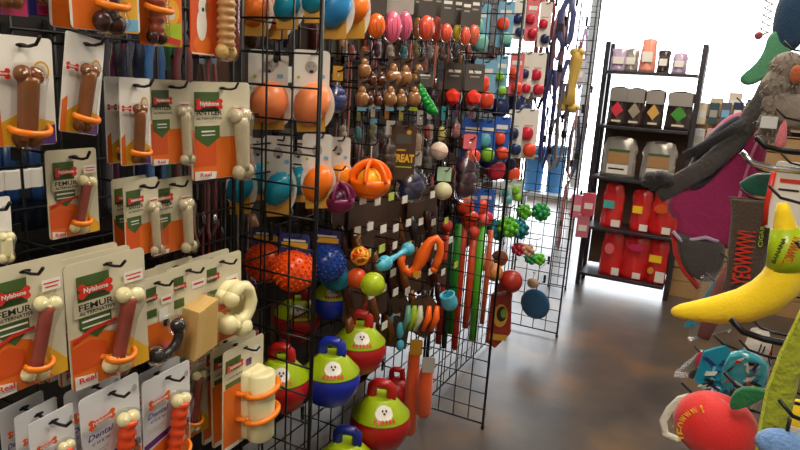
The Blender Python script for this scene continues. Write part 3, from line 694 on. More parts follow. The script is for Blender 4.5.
# top row: shell shaped rubber toys under grey header cards
PK = pl('pink_rubber', (246, 112, 150)); OR2 = pl('orange_rubber', (250, 118, 28)); RD2 = pl('coral_rubber', (242, 98, 70)); YL2 = pl('yellow_rubber', (220, 196, 30)); AM2 = pl('amber_rubber', (214, 140, 50)); PC2 = pl('peach_rubber', (232, 112, 84))
for (px, py, rx, rz, m, X, lab) in [(376, 26, 9, 12, OR2, -.93, 'orange ridged rubber toy in the top row'), (392, 27, 9, 15, PK, -.92, 'pink shell toy, left half of the pair'), (404, 26, 8, 14, PK, -.95, 'pink shell toy, right half of the pair'),
        (417, 28, 5, 10, AM2, -.97, 'amber rubber toy between the pink and coral ones'), (426, 28, 8, 12, RD2, -.92, 'coral shell toy, largest of the top row'), (436, 29, 6, 12, RD2, -.97, 'coral shell toy half hidden by the largest one'),
        (446, 33, 6, 9, RD2, -.92, 'small coral oval toy under a grey card'), (457, 33, 5, 8, YL2, -.96, 'yellow oval toy in the top row'), (465, 36, 5, 9, RD2, -.92, 'red slotted oval toy beside the yellow one'), (473, 35, 6, 10, PC2, -.95, 'peach oval toy at the end of the top row')]:
    t, k = simple('rubber_toy', lab, 'dog toy', px, py, 'X', X, 'rubber toys under grey header cards', up=rz+26, yaw=.62)
    z = -(rz+26)*k; rx *= k; rz *= k
    mb = MB(); mb.ball((0, -rx*.3, z), (rx, rx*.7, rz), m, seg=20, rings=14)
    for q in (-.4, 0, .4): mb.tube([(rx*q*1.2, -rx*(.93-abs(q)*.25), z-rz*.5), (rx*q*1.4, -rx*(1.05-abs(q)*.3), z), (rx*q*1.2, -rx*(.93-abs(q)*.25), z+rz*.5)], rx*.07, m, 6)
    mb.build('rubber_body', t)
    header(t, rx*2.2, abs(z)-rz*.6, GREYC if m is not PK else GREYT)
    MB().ball((0, -rx*.3, z), (rx*1.12, rx*.9, rz*1.08), CLEAR).build('blister', t)
# second row: glossy brown bulbs in two tiers
BULB = pl('caramel_chew', (150, 104, 62), rough=.18, coat=.6); BULBD = pl('chestnut_chew', (84, 40, 22), rough=.18, coat=.6)
n = 0
for (px, py, r_, m, X) in [(364, 70, 7, BULB, -.93), (362, 98, 7, BULB, -.90), (372, 80, 5, BULBD, -.93), (381, 80, 5, BULBD, -.93), (369, 100, 5, BULBD, -.90), (378, 100, 5, BULBD, -.90),
        (393, 77, 8, BULB, -.93), (405, 77, 7, BULB, -.94), (418, 78, 8, BULB, -.94), (390, 98, 7, BULB, -.90), (401, 99, 6, BULB, -.92), (414, 98, 7, BULB, -.91)]:
    n += 1
    lab = ('upper' if py < 90 else 'lower')+' tier '+('caramel' if m is BULB else 'dark chestnut')+' knuckle chew, '+['', 'leftmost', 'leftmost', 'second from left', 'third from left', 'second from left', 'third from left', 'fourth from left', 'fifth from left', 'rightmost', 'fourth from left', 'fifth from left', 'rightmost'][n]
    t, k = simple('knuckle_chew', lab, 'dog chew', px, py, 'X', X, 'glossy brown knuckle chews', up=r_*2.1)
    r = r_*k; z = -r*2.1
    mb = MB(); mb.ball((0, 0, z-r*.1), (r, r*.8, r*1.1), m, wob=.06, rs=n); mb.ball((0, 0, z+r*.9), (r*.55, r*.5, r*.8), m, wob=.05, rs=n+3)
    mb.build('knuckle', t)
    MB().prism(rrect(-r*.7, -r*.8, r*.7, .01, r*.1), -.001, .001, BROWNC).build('header_card', t)
    MB().prism(rrect(-r*.6, z-r*1.8, r*.6, z-r*1.3, r*.1), -.001, .001, LIME if n == 12 else LBLUE if py > 90 else GREYC).build('price_tag', t)
# green bumpy toy
t, k = simple('bumpy_toy', 'bright green bumpy rubber toy', 'dog toy', 424, 92, 'X', -.9, up=18); GT = pl('toy_green', (16, 150, 56), rough=.3)
mb = MB()
for j in range(7):
    x, z = (j*2.6-6)*k, -(18+j*3.6-4)*k; mb.ball((x, 0, z), (5.5*k, 6*k, 4.6*k), GT, wob=.06, rs=j)
    for s in (-1, 1): mb.ball((x+s*4.5*k, -3*k, z-s*1.2*k), 2.0*k, GT, seg=10, rings=7)
mb.build('rubber_body', t); header(t, 16*k, 16*k)
# red faceted balls and the bone that hangs above
for i, (px, py, lab) in enumerate([(453, 97, 'red faceted ball, left of the two on the middle fin'), (473, 98, 'red faceted ball, right of the two on the middle fin')]):
    c = at(px, py, 'Y', 2.37); k = mpp(c); r = 9*k
    t = thing('faceted_ball', lab, 'dog ball', c+Vector((0, 0, 25*k)), (0, 0, .2+i*.2), 'red faceted balls')
    b = bmesh.new(); bmesh.ops.create_icosphere(b, subdivisions=1, radius=r)
    mb = MB(); mb.add([tuple(v.co+Vector((0, -.01, -25*k))) for v in b.verts], [[v.index for v in f.verts] for f in b.faces], pl('ball_scarlet', (224, 52, 36)), False); b.free()
    mb.build('ball_body', t, bevel=.003)
    header(t, 19*k, 26*k, GREYC, z=8*k)
    hook(c+Vector((0, 0, 25*k)), 'black peg hook holding the '+lab, wall=YB, axis='-y', tip=.02)
# bagged goods and TREAT card
BAG = clear('clear_bag', amt=.13, rough=.22)
def bagged(px, py, rx, rz, m, X, label, cat='dog toy', headc=GREYT, inner=3, grp='toys in clear bags', yaw=.6):
    t, k = simple('bagged_toy', label, cat, px, py, 'X', X, grp, up=rz+14, yaw=yaw)
    z = -(rz+14)*k; rx *= k; rz *= k
    mb = MB(); rnd = random.Random(int(px))
    for j in range(inner):
        f = (j-(inner-1)/2)/max(1, inner)
        mb.ball((rx*.25*rnd.uniform(-1, 1), 0, z+f*rz*1.3), (rx*.78, rx*.5, rz*.9/inner+rx*.2), m, wob=.08, rs=j+int(px))
    mb.build('toy_body', t)
    MB().lathe([(rx*.25, rz+12*k), (rx*.12, rz+7*k), (rx*.3, rz+1*k), (rx*.95, rz*.55), (rx*1.08, -rz*.2), (rx*.9, -rz*.85), (rx*.3, -rz*1.08), (.001, -rz*1.08)], BAG, Matrix.Translation((0, 0, z)), 18, sy=.7).build('clear_bag', t)
    MB().prism(rrect(-rx*.5, -9*k, rx*.5, 5*k, rx*.08), -.001, .001, headc).build('hang_tag', t)
    return t
bagged(412, 186, 16, 16, pl('navy_toy', (36, 40, 84)), -.9, 'round navy toy in a clear bag')
bagged(337, 99, 10, 13, pl('blue_toy', (28, 60, 140)), -.94, 'blue ball in a clear bag beside the peach eggs', headc=GOLD)
bagged(467, 178, 13, 24, pl('wine_toy', (62, 22, 48)), -.86, 'large wine purple toy in a clear bag', headc=PINKC)
bagged(372, 154, 7, 16, pl('ash_toy', (96, 84, 76)), -1.0, 'grey bagged toy left of the treat card', headc=LBLUE)
bagged(389, 158, 9, 18, pl('umber_toy', (72, 50, 40)), -.96, 'dark brown bagged toy next to the treat card', headc=WHITE)
bagged(418, 148, 6, 18, pl('sand_toy', (176, 146, 120)), -.95, 'beige bagged chew right of the treat card')
bagged(428, 160, 6, 16, pl('smoke_toy', (98, 90, 88)), -1.0, 'smoky bagged toy behind the white ball')
bagged(366, 84, 4, 10, BULB, -1.02, 'small bagged chew behind the blue ball')
t, k = simple('treat_card', 'black card reading TREAT in yellow', 'dog toy', 403, 152, 'X', -.92, up=24, yaw=.55)
card_w, card_h = 25*k, 52*k
mb = MB(); mb.prism(rrect(-card_w/2, -card_h, card_w/2, .008, .006), -.001, .001, BROWNC); mb.prism(R2(-card_w*.3, -card_h*.3, card_w*.3, -card_h*.12), -.002, -.001, GREYC); mb.prism(ell(card_w*.2, -card_h*.08, card_w*.1, card_h*.04), -.002, -.001, GOLD)
mb.prism(R2(-card_w*.38, -card_h*.44, card_w*.1, -card_h*.41), -.002, -.001, GOLD); mb.prism(R2(-card_w*.38, -card_h*.76, card_w*.38, -card_h*.74), -.002, -.001, LIME); bc = mb.build('backing_card', t)
text('TREAT', card_w*.92, YEL, bc, (0, -.0025, -card_h*.58), hmax=card_h*.16, bold=.05)
for px, py, m, lab in [(439, 151, pl('ball_white', (206, 190, 172)), 'white ball with pink stripe on a clear tab'), (443, 191, pl('ball_bone', (202, 200, 160)), 'bone coloured baseball under a green label')]:
    t, k = simple('hanging_ball', lab, 'dog ball', px, py, 'X', -.88, 'pale balls hanging one above the other', up=20)
    r = 9*k; z = -20*k
    MB().ball((0, 0, z), r, m, seg=24, rings=16).build('ball_body', t)
    if 'pink' in lab: MB().tube([(r*1.0*math.cos(a), r*1.0*math.sin(a), z+r*.16*math.sin(a*2)+r*.08) for a in [6.283*j/30 for j in range(30)]], r*.05, PINKC, 6, closed=True).build('stripe', t)
    else:
        MB().prism(rrect(-7*k, -10*k, 7*k, 4*k, k), -.001, .001, pr('mint', (170, 206, 170))).build('header_card', t)
        MB().tube([(r*1.0*math.cos(a), r*.75*math.sin(a), z+r*.65*math.sin(a)) for a in [6.283*j/30 for j in range(30)]], r*.03, RED, 6, closed=True).build('seam', t)
    MB().tube([(0, 0, z+r*.95), (.001, 0, z+r*1.5), (0, 0, 0)], .003, BAG, 6).build('tie', t)

# lower field: brown header cards with white price tags
ROPE = fb('rope_tan', (150, 112, 60)); BRN = pr('umber_card', (66, 44, 32))
rnd = random.Random(3); n = 0
for row, (y0_, x_a, x_b, nn) in enumerate([(206, 340, 440, 7), (232, 335, 440, 8), (256, 345, 445, 7), (282, 372, 450, 6), (298, 350, 400, 4), (330, 352, 376, 2)]):
    for j in range(nn):
        px = x_a+(x_b-x_a)*(j+.5)/nn; py = y0_-10+rnd.uniform(-4, 4)-(px-390)*.12
        X = -.93-rnd.uniform(0, .04); p = at(px, py, 'X', X); k = mpp(p)
        hook(p, 'black peg hook with white price tag in the brown card field', tip=.05, group='price tagged hooks over the brown cards', tagc=WHITE if rnd.random() < .8 else pr('tag_lime', (190, 200, 90)))
        if p.y < YB-.06:
            t = thing('rope_chew', 'brown header card with dark chew, price tagged hook field', 'dog chew', p-Vector((.01, 0, 0)), (0, 0, math.pi/2-.25+rnd.uniform(-.1, .1)), 'brown header cards in the hook field')
            w = .085; MB().prism(rrect(-w/2, -.09, w/2, .01, .008), -.001, .001, BRN).build('header_card', t)
            mb = MB(); mb.tube([(-w*.2, 0, -.08), (-w*.1, -.005, -.13), (w*.1, -.005, -.17), (0, 0, -.2)], [.012, .016, .015, .006], [BONE_DK, BONE_BR, BLKC][n % 3], 10); mb.build('chew_stick', t); n += 1
# knotted yellow-orange ball and friends
t, k = simple('knot_ball', 'yellow and orange knotted rope ball', 'dog ball', 360, 256, 'X', -.87, up=22)
mb = MB(); r = 9.5*k; yy = pl('knot_yellow', (236, 170, 30)); oo = pl('knot_orange', (226, 80, 26))
mb.ball((0, 0, -22*k), r*.75, oo)
for j in range(9):
    M = Matrix.Translation((0, 0, -22*k)) @ Euler((j*1.3, j*.9, j*2.1)).to_matrix().to_4x4()
    mb.tube([(r*.85*math.cos(a)+r*.08*math.cos(5*a), r*.85*math.sin(a), r*.28*math.sin(3*a)) for a in [6.283*q/28 for q in range(28)]], r*.13, yy if j % 3 else oo, 6, closed=True, M=M)
mb.build('rope_weave', t); MB().tube([(0, 0, 0), (-4*k, 0, -6*k), (0, 0, -14*k)], .003, ROPE, 6).build('cord', t)
for px, py, rp, X, m, lab in [(357, 278, 10, -.91, pl('ball_tangerine', (224, 84, 30)), 'tangerine ball below the knotted rope ball'), (373, 284, 12, -.84, pl('ball_lime', (178, 204, 30), rough=.3), 'lime green tennis sized ball'), (336, 277, 14, -.97, pl('ball_aqua', (10, 120, 150), rough=.2), 'aqua glossy ball under the blue spiky ball')]:
    t, k = simple('rubber_ball', lab, 'dog ball', px, py, 'X', X, up=rp*1.8)
    r = rp*k; z = -r*1.8
    mb = MB(); mb.ball((0, 0, z), r, m, seg=28, rings=18); mb.build('ball_body', t)
    mb = MB(); mb.tube([(r*1.0*math.cos(a), -r*.3+0*a, z+r*.95*math.sin(a)) for a in [6.283*q/30 for q in range(30)]], r*.04, m, 6, closed=True); mb.build('seam', t)
    MB().tube([(0, 0, z+r*.9), (0, 0, 0)], .0016, DARKP, 5).build('tie', t)
# light blue dumbbell, orange s-shaped tug, blue cup
TEAL2 = pl('sky_blue', (80, 178, 206)); ORT = pl('tug_orange', (246, 104, 24))
a = at(385, 263, 'X', -.86); b = at(408, 249, 'X', -.86); mid = (a+b)/2; k = mpp(mid)
t = thing('dumbbell_toy', 'light blue dumbbell toy', 'dog toy', mid+Vector((0, 0, 16*k)), (0, 0, 0)); o_ = t.location
mb = MB(); A, B = a-o_, b-o_; B = A+(B-A).normalized()*min((B-A).length, .2)
mb.tube([A.lerp(B, f) for f in (0, .25, .5, .75, 1)], [4*k, 3*k, 2.6*k, 3*k, 4*k], TEAL2, 14); mb.ball(A, 7.5*k, TEAL2); mb.ball(B, 7*k, TEAL2); mb.ball(A+(A-B)*.15, 6*k, TEAL2); mb.build('dumbbell', t)
MB().tube([(0, 0, 0), (A+B)/2], .0015, DARKP, 5).build('tie', t); hook(mid+Vector((0, 0, 16*k)), 'black peg hook holding the light blue dumbbell toy', tip=.02)
c = at(420, 257, 'X', -.86); k = mpp(c); t = thing('tug_toy', 'orange curved tug toy shaped like an S', 'dog toy', c+Vector((0, 0, 24*k)), (0, 0, .5)); z = -24
S = [(-17, -3), (-19, 6), (-16, 14), (-9, 17), (-3, 12), (0, 5), (3, -3), (6, -11), (10, -17), (15, -20), (19, -15), (20, -6), (18, 4), (15, 12)]
mb = MB(); mb.tube([(x*k, 0, (z-y)*k) for x, y in S], [3.6*k, 3.8*k, 4*k, 4.4*k, 5*k, 6.2*k, 6.6*k, 5.6*k, 4.6*k, 4*k, 3.8*k, 3.7*k, 3.8*k, 3.4*k], ORT, 14); mb.ball((15*k, 0, (z-12)*k), 3.8*k, ORT); mb.ball((-17*k, 0, (z+3)*k), 4*k, ORT)
mb.build('tug_body', t); MB().prism(rrect(-6*k, (z-20)*k, 1*k, (z-13)*k, k), -6*k, -5.5*k, GOLD).build('price_tag', t)
MB().tube([(0, 0, 0), (4*k, 0, (z+8)*k)], .0015, DARKP, 5).build('tie', t); hook(c+Vector((0, 0, 24*k)), 'black peg hook holding the orange curved tug toy', tip=.02)
c = at(449, 301, 'X', -.8); k = mpp(c); t = thing('cup_toy', 'small open sky blue rubber cup', 'dog toy', c+Vector((0, 0, 14*k)), (0, 0, 0))
mb = MB(); M = Matrix.Translation((0, 0, -14*k)) @ Matrix.Rotation(.35, 4, 'X') @ Matrix.Rotation(-.2, 4, 'Y')
mb.lathe([(.001, -8*k), (6*k, -8*k), (8*k, -5*k), (8.5*k, 0), (7.4*k, 5*k), (8*k, 8*k), (7*k, 8.6*k), (6*k, 7.5*k), (6.4*k, 2*k), (5*k, -5*k), (.001, -5.5*k)], TEAL2, M, 28); mb.build('cup_body', t)
MB().tube([(0, 0, 0), (-6*k, 0, -8*k)], .0015, DARKP, 5).build('tie', t); hook(c+Vector((0, 0, 14*k)), 'black peg hook holding the sky blue rubber cup', tip=.02)
# brown cards with light blue bones, bundle of coloured sticks
for px, py, X, lab in [(397, 322, -.95, 'brown card with light blue bones, beside the red handled balls')]:
    c = at(px, py, 'X', X); k = mpp(c); t = thing('bone_card', lab, 'dog toy', c+Vector((0, 0, 26*k)), (0, 0, .75))
    mb = MB(); mb.prism([(-14*k, -50*k), (-17*k, -16*k), (-8*k, 2*k), (7*k, 2*k), (15*k, -14*k), (11*k, -56*k)], -.001, .001, BROWNC)
    mb.prism([(q[0]*k*3.0-1*k, q[1]*k*3.0-18*k) for q in bone_poly(0, 0, 2.6, 1.1)], -.002, -.001, WHITE); mb.build('backing_card', t)
    for i, (x, z, rz) in enumerate([(-9, -22, 8), (11, -20, 10), (3, -34, 9), (4, -50, 6)]):
        MB().ball((x*k, -3*k, z*k), (4.2*k, 3*k, rz*k), TEAL2).build('light_blue_bone', t)
    hook(c+Vector((0, 0, 26*k)), 'black peg hook holding the brown card with blue bones', tip=.02)
c = at(421, 318, 'X', -.88); k = mpp(c); t = thing('stick_bundle', 'fan of lime white and orange chew sticks on brown card', 'dog chew', c+Vector((0, 0, 22*k)), (0, 0, .6))
MB().prism([(-13*k, -10*k), (-4*k, 2*k), (8*k, 2*k), (16*k, -8*k), (14*k, -38*k), (4*k, -44*k), (-10*k, -36*k)], .001, .003, BROWNC).build('backing_card', t)
for i, (x0_, x1_, m) in enumerate([(-14, -18, pl('stick_teal', (110, 170, 150))), (-8, -12, pl('stick_lime', (160, 190, 30))), (-2, -6, pl('stick_white', (206, 214, 186))), (7, 2, ORT), (15, 10, ORT)]):
    MB().tube([(x0_*k, -3*k, -8*k), ((x0_+x1_)/2*k+2*k, -5*k, -20*k), (x1_*k, -3*k, -34*k)], [2.2*k, 3.6*k, 2.4*k], m, 12).build('chew_stick', t)
hook(c+Vector((0, 0, 22*k)), 'black peg hook holding the fan of chew sticks', tip=.02)
# orange bumpers low down
FO = fb('bumper_orange', (224, 84, 20))
for px, yt, yb, r_, X, lab in [(415, 345, 428, 7, -.92, 'long orange bumper, left of the two, touching the lower edge'), (427, 362, 412, 8, -.86, 'shorter orange bumper on a black rope')]:
    c = at(px, yt, 'X', X); k = mpp(c); L = c.z-at(px, yb, 'X', X).z; t = thing('bumper_toy', lab, 'dog toy', c+Vector((0, 0, 14*k)), (0, 0, .5), 'orange bumpers'); r = r_*k; z = -14*k
    MB().lathe([(.001, z-L), (r*.7, z-L+r*.15), (r, z-L+r*.6), (r*.95, z-L*.5), (r*.85, z-r*1.2), (r*.5, z-r*.4), (r*.35, z), (.001, z)], FO, None, 18).build('bumper_body', t)
    MB().tube([(0, 0, z), (.004, 0, z/2), (0, 0, 0)], .003, DARKP, 6).build('rope_loop', t)
    MB().prism(rrect(-5*k, z*.8-10*k, 7*k, z*.8+6*k, k), -r-.003, -r-.001, GREYT if 'short' in lab else GOLD).build('hang_tag', t)
    hook(c+Vector((0, 0, 14*k)), 'black peg hook holding the '+lab[:40].split(',')[0], tip=.02)
# dark stuff filling the back of this bay
for i, (px, py, L, c_, nm) in enumerate([(338, 120, .3, (70, 40, 30), 'cocoa'), (350, 60, .3, (150, 70, 50), 'terracotta'), (362, 118, .25, (40, 24, 22), 'espresso'), (376, 42, .16, (150, 40, 34), 'crimson'), (390, 40, .14, (90, 30, 30), 'garnet'), (402, 42, .14, (60, 28, 28), 'mahogany'), (412, 42, .14, (190, 80, 60), 'salmon'), (428, 42, .14, (170, 50, 40), 'vermilion'), (437, 44, .14, (180, 90, 50), 'copper'), (449, 44, .13, (150, 60, 40), 'brick'), (352, 190, .3, (30, 26, 26), 'jet'), (382, 195, .2, (60, 40, 36), 'walnut'), (433, 175, .25, (150, 30, 30), 'poppy'), (398, 118, .18, (44, 26, 30), 'aubergine'), (430, 118, .2, (36, 24, 26), 'soot'), (447, 118, .2, (60, 24, 34), 'burgundy')]):
    leash(px, py, -1.04, L, c_, nm, nm+' cord loop hanging on the back panel', w=.022, group='cord loops on the back panel')

SM = [('ivory', (214, 204, 184)), ('cocoa', (88, 56, 40)), ('rose', (206, 120, 124)), ('teal', (40, 130, 140)), ('graphite', (60, 56, 60)), ('amber', (206, 130, 40)), ('olive', (110, 112, 50)), ('brick', (160, 60, 44)), ('plum', (92, 40, 80)), ('silver', (170, 170, 172)), ('lemon', (220, 204, 80))]
for row, (py, xa, xb, where, X) in enumerate([(132, 344, 470, 'below the knuckle chews', -1.0), (212, 346, 434, 'below the slotted ball', -1.0), (52, 352, 468, 'under the top row', -1.0)]):
    nn = int((xb-xa)/11.5)
    for j in range(nn):
        nm, c_ = SM[(j*3+row) % len(SM)]; nm2 = SM[(j*5+row+1) % len(SM)][0]
        bagged(xa+(xb-xa)*j/(nn-1), py+2*math.sin(j*2.1), 4.2, 8, pl('small_'+nm, c_), X-.02*(j % 2), 'small '+nm+' bagged toy with '+nm2+' tag '+where, headc=pr('small_'+nm2, dict(SM)[nm2]), inner=2, grp='small bagged toys '+where)

# ---------------------------------------------------------------- middle fin: long tug straps
LS = [(447, 226, 346, (214, 64, 44), 'coral', 3), (459, 226, 336, (40, 140, 40), 'grass_green', 3), (465, 216, 352, (220, 66, 40), 'flame', 3.2), (474, 232, 330, (214, 76, 44), 'blood_orange', 3), (483, 220, 344, (84, 186, 48), 'leaf_green', 3.4), (449, 238, 330, (24, 40, 100), 'ink_blue', 2.5), (452, 240, 350, (30, 80, 50), 'bottle_green', 2.5), (491, 232, 326, (200, 90, 50), 'clay', 2.2)]
for i, (px, yt, yb, c_, nm, wd) in enumerate(LS):
    Y = 2.55+(i % 3)*.03; c = at(px, yt, 'Y', Y); k = mpp(c); L = c.z-at(px, yb, 'Y', Y).z; m = pl('strap_'+nm, c_, rough=.4)
    t = thing('tug_strap', nm.replace('_', ' ')+' long rubber strap hanging behind the middle fin', 'tug toy', c+Vector((0, 0, 12*k)), (0, 0, .1), 'long rubber tug straps'); z = -12*k
    MB().tube([(0, 0, z+2*k), (0, 0, z-L*.5), (.002*(-1)**i, 0, z-L)], [wd*k*1.2, wd*k*1.3, wd*k*1.1], m, 10, flat=.5).build('strap', t)
    if i in (0, 2, 3, 4): MB().ball((0, 0, z), 6*k, pl('strap_ball', (224, 74, 62)), seg=16, rings=10).build('ball_end', t)
    MB().tube([(0, 0, z), (0, 0, 0)], .002, BLACKM, 5).build('loop', t)
    hook(c+Vector((0, 0, 12*k)), 'black peg hook holding the '+nm.replace('_', ' ')+' rubber strap', tip=.02)

# ---------------------------------------------------------------- bay between middle and far fins
def pack(px, py, w_, h_, Y, base, blob, label, nb=2, yaw=.35, grp='blister packs beyond the middle fin', cat='dog toy', rb=.4):
    c = at(px, py-h_/2, 'Y', Y); k = mpp(c); w, h = w_*k, h_*k
    t = thing('blister_pack', label, cat, c, (0, 0, yaw), grp)
    mb = MB(); mb.prism(rrect(-w/2, -h, w/2, .01, w*.1), 0, .002, base); mb.prism(R2(-w*.35, -h*.24, w*.35, -h*.14), -.0006, 0, WHITE); mb.prism(R2(-w*.3, -h*.32, w*.2, -h*.29), -.0006, 0, GREYT); mb.build('backing_card', t)
    for j in range(nb):
        MB().ball(((-.12+.24*(j % 2))*w, -rb*w*.6, -h*(.46+.34*j/max(1, nb-1) if nb > 1 else .6)), (w*rb, w*rb*.7, w*rb), blob[j % len(blob)], wob=.05, rs=j).build('toy_piece', t)
    hook(c, 'black peg hook holding the '+label, tip=.02)
GB = pl('toy_grass', (130, 190, 50)); RB = pl('toy_coral', (232, 76, 44)); TB = pl('toy_teal', (90, 170, 180)); DB = pl('toy_navy', (30, 44, 90)); CB = pl('toy_crimson', (200, 36, 60)); MB_ = pl('toy_mint', (120, 190, 180))
pack(480, 28, 22, 44, 2.62, LBLUE, [MB_], 'light blue pack with mint toys, top of the bay')
pack(507, 25, 16, 42, 2.9, LBLUE, [RB, MB_], 'light blue pack with coral and mint toys, top')
pack(486, 85, 22, 46, 2.62, LBLUE, [RB], 'light blue pack with coral toys, second row')
pack(503, 78, 12, 40, 2.85, LBLUE, [GB], 'narrow pack with grass green toys, second row')
pack(473, 143, 20, 44, 2.64, BLUEC, [RB], 'blue pack with coral toys, third row left')
pack(488, 142, 18, 40, 2.72, BLUEC, [TB, GB], 'blue pack with teal and green toys, third row')
pack(503, 140, 16, 42, 2.84, BLUEC, [RB], 'blue pack with red toy, third row middle')
pack(517, 135, 15, 46, 2.95, WHITE, [DB], 'white pack with navy toys, third row')
pack(531, 135, 17, 48, 3.05, WHITE, [CB, RB], 'white pack with crimson toys, third row right')
pack(521, 20, 12, 36, 3.0, WHITE, [DB], 'white pack with navy toys at the top')
pack(534, 20, 12, 40, 3.1, PINKC, [CB], 'pink pack with crimson toy at the top')
pack(547, 25, 12, 42, 3.2, WHITE, [CB, DB], 'white pack with crimson and navy toys, top right')
pack(518, 75, 14, 40, 3.0, PINKC, [RB], 'pink pack with red toys, second row')
pack(528, 75, 12, 42, 3.08, WHITE, [DB, CB], 'white pack with dark toys, second row')
pack(540, 76, 14, 42, 3.15, WHITE, [CB], 'white pack with crimson toy, second row right')
pack(470, 208, 22, 34, 2.63, BLUEC, [RB], 'blue pack with coral toys above the straps, left')
pack(485, 208, 20, 34, 2.70, BLUEC, [RB, CB], 'blue pack with coral toys above the straps, right')
pack(508, 193, 10, 22, 2.9, pr('mint2', (180, 204, 190)), [TB], 'small mint disc pack, left')
pack(518, 191, 10, 20, 3.0, pr('mint2', (180, 204, 190)), [GB], 'small mint disc pack, right')
pack(498, 100, 24, 24, 2.98, GREYC, [DB], 'dark pack behind the second row')
pack(520, 104, 26, 22, 3.12, GREYC, [DB], 'dark wide pack under the crimson toys')
pack(494, 160, 26, 30, 2.9, GREYC, [DB, CB], 'dark pack with red accents behind the bay')
pack(512, 165, 20, 30, 3.05, BROWNC, [DB, RB], 'brown pack with dark toys low in the third row')
# knobby ball clusters
def cluster(px, py, Y, cols, label, n=12, r_=6, sp=11):
    c = at(px, py, 'Y', Y); k = mpp(c); t = thing('knobby_toy', label, 'dog toy', c+Vector((0, 0, 20*k)), (0, 0, .3), 'knobby rubber toys'); rnd = random.Random(int(px+py))
    g = math.pi*(3-5**.5)
    for m in cols:
        mb = MB(); off = (cols.index(m)-(len(cols)-1)/2)*sp*1.2*k
        mb.ball((off, 0, -20*k), sp*.55*k, m)
        for j in range(n):
            z = 1-2*(j+.5)/n; q = (1-z*z)**.5; mb.ball((off+sp*k*.6*q*math.cos(g*j), sp*k*.6*q*math.sin(g*j), -20*k+sp*k*.6*z), r_*.45*k, m, seg=10, rings=7)
        mb.build('knobby_ball', t)
    MB().tube([(0, 0, -12*k), (0, 0, 0)], .002, DARKP, 5).build('tie', t)
    hook(c+Vector((0, 0, 20*k)), 'black peg hook holding the '+label, tip=.02)
TEALK = pl('knob_teal', (16, 120, 130)); GREENK = pl('knob_green', (90, 180, 40)); JADE = pl('knob_jade', (40, 150, 80))
cluster(497, 230, 2.85, [TEALK], 'teal knobby ball at the left of the cluster', sp=15, n=20)
cluster(508, 227, 2.8, [GREENK], 'grass green knobby ball in the cluster', sp=15, n=20)
cluster(519, 229, 3.0, [TEALK], 'second teal knobby ball in the cluster', sp=14, n=20)
cluster(524, 212, 3.15, [GREENK], 'small pale green knobby ball above the cluster', sp=10)
cluster(541, 212, 3.35, [JADE], 'jade ball at the right end of the cluster', sp=12, n=24)
cluster(535, 259, 3.25, [JADE, GREENK], 'small green knobby pair against the bright floor', sp=7)
cluster(523, 250, 3.0, [pl('knob_cherry', (170, 40, 60)), pl('knob_tan', (190, 150, 120))], 'cherry and tan knobby pair', sp=8)
for px, py, rp, Y, m, lab in [(511, 281, 11.5, 2.9, pl('ball_brickred', (166, 46, 36)), 'brick red ball above the mesh bag'), (494, 272, 9, 2.8, pl('ball_apricot', (214, 140, 70)), 'apricot ball behind the brick red one'), (485, 262, 9, 2.72, pl('ball_flesh', (206, 160, 120)), 'beige ball near the green strap'), (500, 258, 8, 2.95, pl('ball_cinnamon', (160, 90, 60)), 'cinnamon ball above the apricot one'), (533, 283, 5.5, 3.4, pl('ball_sand', (190, 160, 130)), 'small sand coloured ball above the blue disc')]:
    c = at(px, py, 'Y', Y); k = mpp(c); r = rp*k; t = thing('rubber_ball', lab, 'dog ball', c+Vector((0, 0, r*1.8)), (0, 0, 0)); z = -r*1.8
    MB().ball((0, 0, z), r, m, seg=24, rings=16).build('ball_body', t); MB().tube([(0, 0, z+r*.9), (0, 0, 0)], .0016, DARKP, 5).build('tie', t)
    MB().tube([(r*1.0*math.cos(a), -r*.2, z+r*.97*math.sin(a)) for a in [6.283*q/24 for q in range(24)]], r*.04, m, 6, closed=True).build('seam', t)
    if 'sand' not in lab: hook(c+Vector((0, 0, r*1.8)), 'black peg hook holding the '+lab, tip=.02)
    else: hook(c+Vector((0, 0, r*1.8)), 'black peg hook above the blue disc', wall=YC, axis='-y', tip=.02)
c = at(535, 304, 'Y', 3.55); k = mpp(c); t = thing('flying_disc', 'round dark blue flying disc on the far fin', 'dog toy', c+Vector((0, 0, 18*k)), (0, 0, -.15)); r = 15.5*k
mb = MB(); M = Matrix.Translation((0, 0, -18*k)) @ Matrix.Rotation(math.pi/2, 4, 'X')
mb.lathe([(.001, r*.12), (r*.6, r*.12), (r*.9, r*.09), (r, 0), (r*.98, -r*.08), (r*.9, -r*.06), (r*.86, r*.03), (r*.55, r*.06), (.001, r*.06)], fb('disc_blue', (30, 84, 124)), M, 36); mb.build('disc_body', t)
MB().tube([(0, -.004, -18*k+r*.9), (0, -.004, 0)], .002, DARKP, 5).build('tie', t)
hook(c+Vector((0, 0, 18*k)), 'black peg hook holding the blue flying disc', wall=YC, axis='-y', tip=.02)
